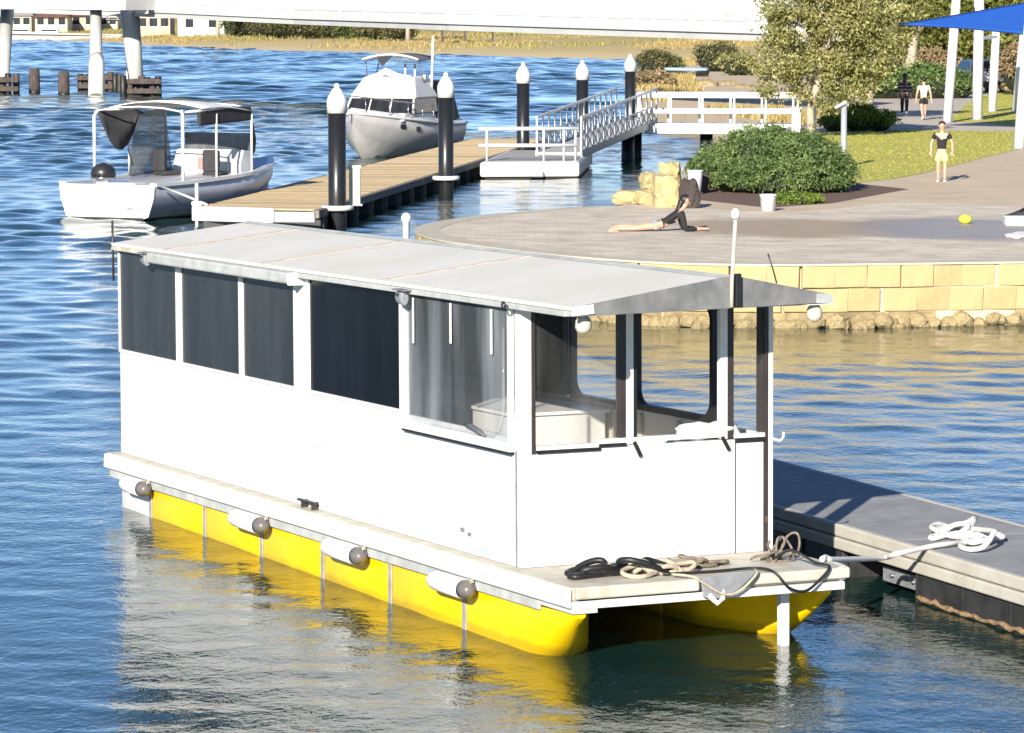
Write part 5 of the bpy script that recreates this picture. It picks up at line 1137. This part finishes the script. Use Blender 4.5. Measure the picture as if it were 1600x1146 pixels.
# ------------------------------------------------------------------ people
def skin_obj(name, pts, edges, mat, parent, root=0, lvl=2):
    keys = list(pts); me = bpy.data.meshes.new(name); me.from_pydata([pts[k][0] for k in keys], [(keys.index(a), keys.index(b)) for a, b in edges], []); me.materials.append(mat)
    o = bpy.data.objects.new(name, me); col.objects.link(o); o.parent = parent
    m_ = o.modifiers.new('skin', 'SKIN'); m_.use_smooth_shade = True; m_.branch_smoothing = .6
    sv = me.skin_vertices[0].data
    for i, k in enumerate(keys): r_ = pts[k][1]; sv[i].radius = r_ if isinstance(r_, tuple) else (r_, r_); sv[i].use_root = (i == root)
    s_ = o.modifiers.new('sub', 'SUBSURF'); s_.levels = lvl; s_.render_levels = lvl; return o
skin_m = M('skin', (.52, .31, .22), .55, .06, 8)
def person(label, loc, rz, J, h, hair_m, tops, bottoms, top_m, bot_m, shoe_m, hair_long=False, sleeves=.55, legs_to='knee', extra=None):
    """J: joints in metres (local; the figure faces -y). One continuous body, clothing and hair as children."""
    t = thing('person', label, 'person', loc, rz); s = h
    P = {k: Vector(v_) for k, v_ in J.items()}
    pts = {'pelvis': (P['pelvis'], (.082 * s, .062 * s)), 'waist': (P['waist'], (.070 * s, .052 * s)), 'chest': (P['chest'], (.088 * s, .062 * s)), 'neckb': (P['neckb'], .045 * s), 'neck': (P['neck'], .032 * s), 'jaw': (P['jaw'], .042 * s), 'head': (P['head'], (.052 * s, .058 * s)), 'crown': (P['crown'], .040 * s)}
    ed = [('pelvis', 'waist'), ('waist', 'chest'), ('chest', 'neckb'), ('neckb', 'neck'), ('neck', 'jaw'), ('jaw', 'head'), ('head', 'crown')]
    for d in 'LR':
        pts['sh' + d] = (P['sh' + d], .038 * s); pts['el' + d] = (P['el' + d], .026 * s); pts['wr' + d] = (P['wr' + d], .018 * s)
        ha = (P['wr' + d] - P['el' + d]).normalized(); sd = Vector((1, 0, 0)) if abs(ha.x) < .8 else Vector((0, 1, 0)); sd = (sd - ha * sd.dot(ha)).normalized(); nn = ha.cross(sd)
        pts['palm' + d] = (P['wr' + d] + ha * .045 * s, (.024 * s, .014 * s))
        ed += [('neckb' if False else 'chest', 'sh' + d), ('sh' + d, 'el' + d), ('el' + d, 'wr' + d), ('wr' + d, 'palm' + d)]
        for q, (o_, ln) in enumerate(((-.022, .036), (-.008, .043), (.007, .041), (.021, .032))):
            a = P['wr' + d] + ha * .07 * s + sd * o_ * s; b = a + ha * ln * .6 * s + nn * .008 * s; pts['f%s%d' % (d, q)] = (a, .0065 * s); pts['g%s%d' % (d, q)] = (b, .0055 * s); ed += [('palm' + d, 'f%s%d' % (d, q)), ('f%s%d' % (d, q), 'g%s%d' % (d, q))]
        a = P['wr' + d] + ha * .04 * s - sd * .034 * s; pts['t' + d] = (a, .0075 * s); pts['u' + d] = (a + ha * .025 * s - sd * .008 * s, .006 * s); ed += [('palm' + d, 't' + d), ('t' + d, 'u' + d)]
        pts['hip' + d] = (P['hip' + d], .055 * s); pts['kn' + d] = (P['kn' + d], .035 * s); pts['an' + d] = (P['an' + d], .022 * s); pts['toe' + d] = (P['toe' + d], (.022 * s, .016 * s))
        cf = P['kn' + d].lerp(P['an' + d], .3); pts['cf' + d] = (cf, .034 * s)
        ed += [('pelvis', 'hip' + d), ('hip' + d, 'kn' + d), ('kn' + d, 'cf' + d), ('cf' + d, 'an' + d), ('an' + d, 'toe' + d)]
    skin_obj('body', pts, ed, skin_m, t)
    sh = {k: (pts[k][0], tuple(q * 1.14 + .006 for q in pts[k][1]) if isinstance(pts[k][1], tuple) else pts[k][1] * 1.2 + .006) for k in ('waist', 'chest', 'neckb', 'shL', 'shR')}
    sh['hem'] = (P['waist'].lerp(P['pelvis'], .95), (.110 * s, .092 * s)); sh['neckb'] = (P['neckb'].lerp(P['chest'], .15), .050 * s); sh['shL'] = (P['shL'], .050 * s); sh['shR'] = (P['shR'], .050 * s); e2_ = [('hem', 'waist'), ('waist', 'chest'), ('chest', 'neckb'), ('chest', 'shL'), ('chest', 'shR')]
    for d in 'LR':
        if sleeves <= 1: sh['cu' + d] = (P['sh' + d].lerp(P['el' + d], sleeves), .036 * s); e2_.append(('sh' + d, 'cu' + d))
        else: sh['el' + d] = (P['el' + d], .034 * s); sh['cu' + d] = (P['el' + d].lerp(P['wr' + d], sleeves - 1), .026 * s); e2_ += [('sh' + d, 'el' + d), ('el' + d, 'cu' + d)]
    skin_obj(tops, sh, e2_, top_m, t)
    bt = {'pelvis': (P['pelvis'] , (.104 * s, .086 * s)), 'belt': (P['pelvis'].lerp(P['waist'], .5), (.082 * s, .064 * s))}; e3 = [('belt', 'pelvis')]
    for d in 'LR':
        bt['hip' + d] = (P['hip' + d], .073 * s); e3.append(('pelvis', 'hip' + d))
        if legs_to == 'ankle': bt['kn' + d] = (P['kn' + d], .046 * s); bt['an' + d] = (P['an' + d].lerp(P['kn' + d], .08), .032 * s); e3 += [('hip' + d, 'kn' + d), ('kn' + d, 'an' + d)]
        else: bt['kn' + d] = (P['hip' + d].lerp(P['kn' + d], legs_to), .066 * s); e3.append(('hip' + d, 'kn' + d))
    skin_obj(bottoms, bt, e3, bot_m, t)
    ax = (P['crown'] - P['neck']).normalized(); fw = Vector((P['toeL'] - P['anL'])); fw = Vector(J.get('face', (0, -1, 0))).normalized()
    hc = P['head'] - fw * .012 * s + ax * .016 * s
    mb = MB(); mb.ellipsoid((0, 0, 0), (.058 * s, .064 * s, .062 * s), 14, 10)
    me = mb.mesh('hair'); me.materials.append(hair_m); bm = bmesh.new(); bm.from_mesh(me)
    bmesh.ops.delete(bm, geom=[v_ for v_ in bm.verts if v_.co.y < -.02 * s and v_.co.z < .02 * s], context='VERTS'); bm.to_mesh(me); bm.free()
    o = obj('hair', me, hair_m, t); zz = ax; yy = (-fw + ax * fw.dot(ax)).normalized(); xx = yy.cross(zz); mm = Matrix((xx, yy, zz)).transposed().to_4x4(); mm.translation = hc; o.matrix_local = mm
    if hair_long:
        skin_obj('hair_length', {'a': (hc - fw * .03 * s, .045 * s), 'b': (P['neck'] - fw * .045 * s, .042 * s), 'c': (P['neckb'] - fw * .06 * s - ax * .05 * s, .034 * s), 'd': (P['neckb'] - fw * .065 * s - ax * .12 * s, .018 * s)}, [('a', 'b'), ('b', 'c'), ('c', 'd')], hair_m, t)
    for sd in (-1, 1):
        obj('eye', MB().ellipsoid(tuple(P['head'] + fw * .052 * s + xx * sd * .02 * s - ax * .006 * s), (.006 * s,) * 3, 8, 6), black, t)
        obj('ear', MB().ellipsoid(tuple(P['head'] + xx * sd * .053 * s - ax * .01 * s), (.008 * s, .012 * s, .018 * s), 8, 6), skin_m, t)
    obj('nose', MB().ellipsoid(tuple(P['head'] + fw * .058 * s - ax * .02 * s), (.007 * s, .012 * s, .012 * s), 8, 6), skin_m, t)
    obj('mouth', MB().ellipsoid(tuple(P['jaw'] + fw * .043 * s + ax * .004 * s), (.015 * s, .005 * s, .004 * s), 8, 6), M('lips', (.36, .14, .11), .5), t)
    for d in 'LR': obj('shoe', MB().loft([[tuple(P['an' + d].lerp(P['toe' + d], q) + Vector((math.cos(a_) * w * s, 0, math.sin(a_) * hh * s - .012 * s))) for a_ in np.linspace(0, 6.283, 10, endpoint=False)] for q, w, hh in ((-.3, .012, .015), (-.15, .026, .03), (.4, .028, .026), (.9, .026, .018), (1.15, .012, .01))]), shoe_m, t)
    if extra: extra(t, P, s)
    return t
def standing(h, stride=0.0, arms=.03, swing=0.0, elbow=0.0):
    J = {'pelvis': (0, 0, .53), 'waist': (0, 0, .61), 'chest': (0, 0, .72), 'neckb': (0, .005, .81), 'neck': (0, 0, .845), 'jaw': (0, -.012, .88), 'head': (0, -.004, .925), 'crown': (0, .004, .965), 'face': (0, -1, 0)}
    for d, sg in (('L', 1), ('R', -1)):
        f_ = stride * sg
        J['sh' + d] = (sg * .105, 0, .79); J['el' + d] = (sg * (.125 + arms), -swing * sg * .5 + elbow * .05, .62); J['wr' + d] = (sg * (.13 + arms * 1.2 - elbow * .06), -swing * sg - elbow * .16, .475 + elbow * .14)
        J['hip' + d] = (sg * .052, 0, .50); J['kn' + d] = (sg * .056, -f_ * .45 - (.02 if f_ else 0), .275); J['an' + d] = (sg * .054, -f_ + (.03 if f_ < 0 else 0), .045 + (.03 if f_ < 0 else 0)); J['toe' + d] = (sg * .06, -f_ - .085, .016)
    return {k: (v_ if k == 'face' else tuple(x * h for x in v_)) for k, v_ in J.items()}
black_cloth = M('black_cloth', (.014, .014, .016), .85, .2, 12); lime = M('lime_shorts', (.48, .66, .26), .8, .08, 8); brown_hair = M('brown_hair', (.075, .045, .028), .6, .3, 25); black_hair = M('black_hair', (.012, .010, .010), .5, .3, 25)
white_cloth = M('white_cloth', (.62, .62, .58), .8, .06, 8); navy = M('navy_cloth', (.018, .024, .055), .8, .2, 10); trainers = M('pale_trainers', (.58, .56, .52), .7, .1, 12)
def striped():
    m = M('striped_knit', (.014, .014, .016), .85); nt = m.node_tree; tc = nt.nodes.new('ShaderNodeTexCoord'); sp = nt.nodes.new('ShaderNodeSeparateXYZ'); nt.links.new(tc.outputs['Object'], sp.inputs[0])
    w = nt.nodes.new('ShaderNodeMath'); w.operation = 'MULTIPLY'; w.inputs[1].default_value = 46; nt.links.new(sp.outputs['Z'], w.inputs[0]); s_ = nt.nodes.new('ShaderNodeMath'); s_.operation = 'SINE'; nt.links.new(w.outputs[0], s_.inputs[0])
    r_ = nt.nodes.new('ShaderNodeValToRGB'); r_.color_ramp.elements[0].position = .45; r_.color_ramp.elements[1].position = .55; r_.color_ramp.elements[0].color = (.014, .014, .016, 1); r_.color_ramp.elements[1].color = (.30, .26, .28, 1); nt.links.new(s_.outputs[0], r_.inputs[0]); nt.links.new(r_.outputs[0], nt.nodes['Principled BSDF'].inputs['Base Color']); return m
def boy_extra(t, P, s): obj('shirt_patch', MB().ellipsoid((.05 * s, -.085 * s, .735 * s), (.028 * s, .012 * s, .026 * s), 12, 8), white_cloth, t)
person('boy in black t-shirt and lime green shorts standing on the path', G(1471, 284, LZ), R(-6), standing(1.42, 0, .05, 0, .25), 1.42, brown_hair, 't_shirt', 'shorts', black_cloth, lime, trainers, False, .6, .85, boy_extra)
person('walker in black striped top and long dark trousers seen from behind', G(1413, 181, LZ), R(172), standing(1.62, .10, .02, .06), 1.62, black_hair, 'striped_top', 'trousers', striped(), black_cloth, trainers, True, 1.6, 'ankle')
person('walker in white top and short black shorts seen from behind', G(1443, 188, LZ), R(190), standing(1.58, -.10, .03, .05), 1.58, black_hair, 'top', 'shorts', white_cloth, black_cloth, trainers, False, .5, .62)
# person lying on the front, chest raised on the forearms, head turned to the right of the picture
lp = G(1032, 362, LZ)
J = {'pelvis': (0, 0, .13), 'waist': (.14, 0, .155), 'chest': (.31, 0, .30), 'neckb': (.40, 0, .41), 'neck': (.42, 0, .45), 'jaw': (.46, 0, .49), 'head': (.455, 0, .555), 'crown': (.445, 0, .61), 'face': (1, 0, -.1)}
for d, sg in (('L', 1), ('R', -1)):
    J['sh' + d] = (.365, .15 * sg, .345); J['el' + d] = (.43, .20 * sg, .05); J['wr' + d] = (.74, .10 * sg, .05)
    J['hip' + d] = (-.05, .075 * sg, .12); J['kn' + d] = (-.42, .10 * sg, .075); J['an' + d] = (-.78, .09 * sg + (.05 if sg > 0 else 0), .06 + (.03 if sg > 0 else 0)); J['toe' + d] = (-.91, .10 * sg, .03)
person('person in black long-sleeved top lying propped on forearms on the plaza', lp, R(4), J, 1.5, black_hair, 'long_sleeved_top', 'shorts', black_cloth, M('navy_white_shorts', (.02, .03, .08), .8, c2=(.55, .57, .60), scale=7), skin_m, True, 1.75, .42)
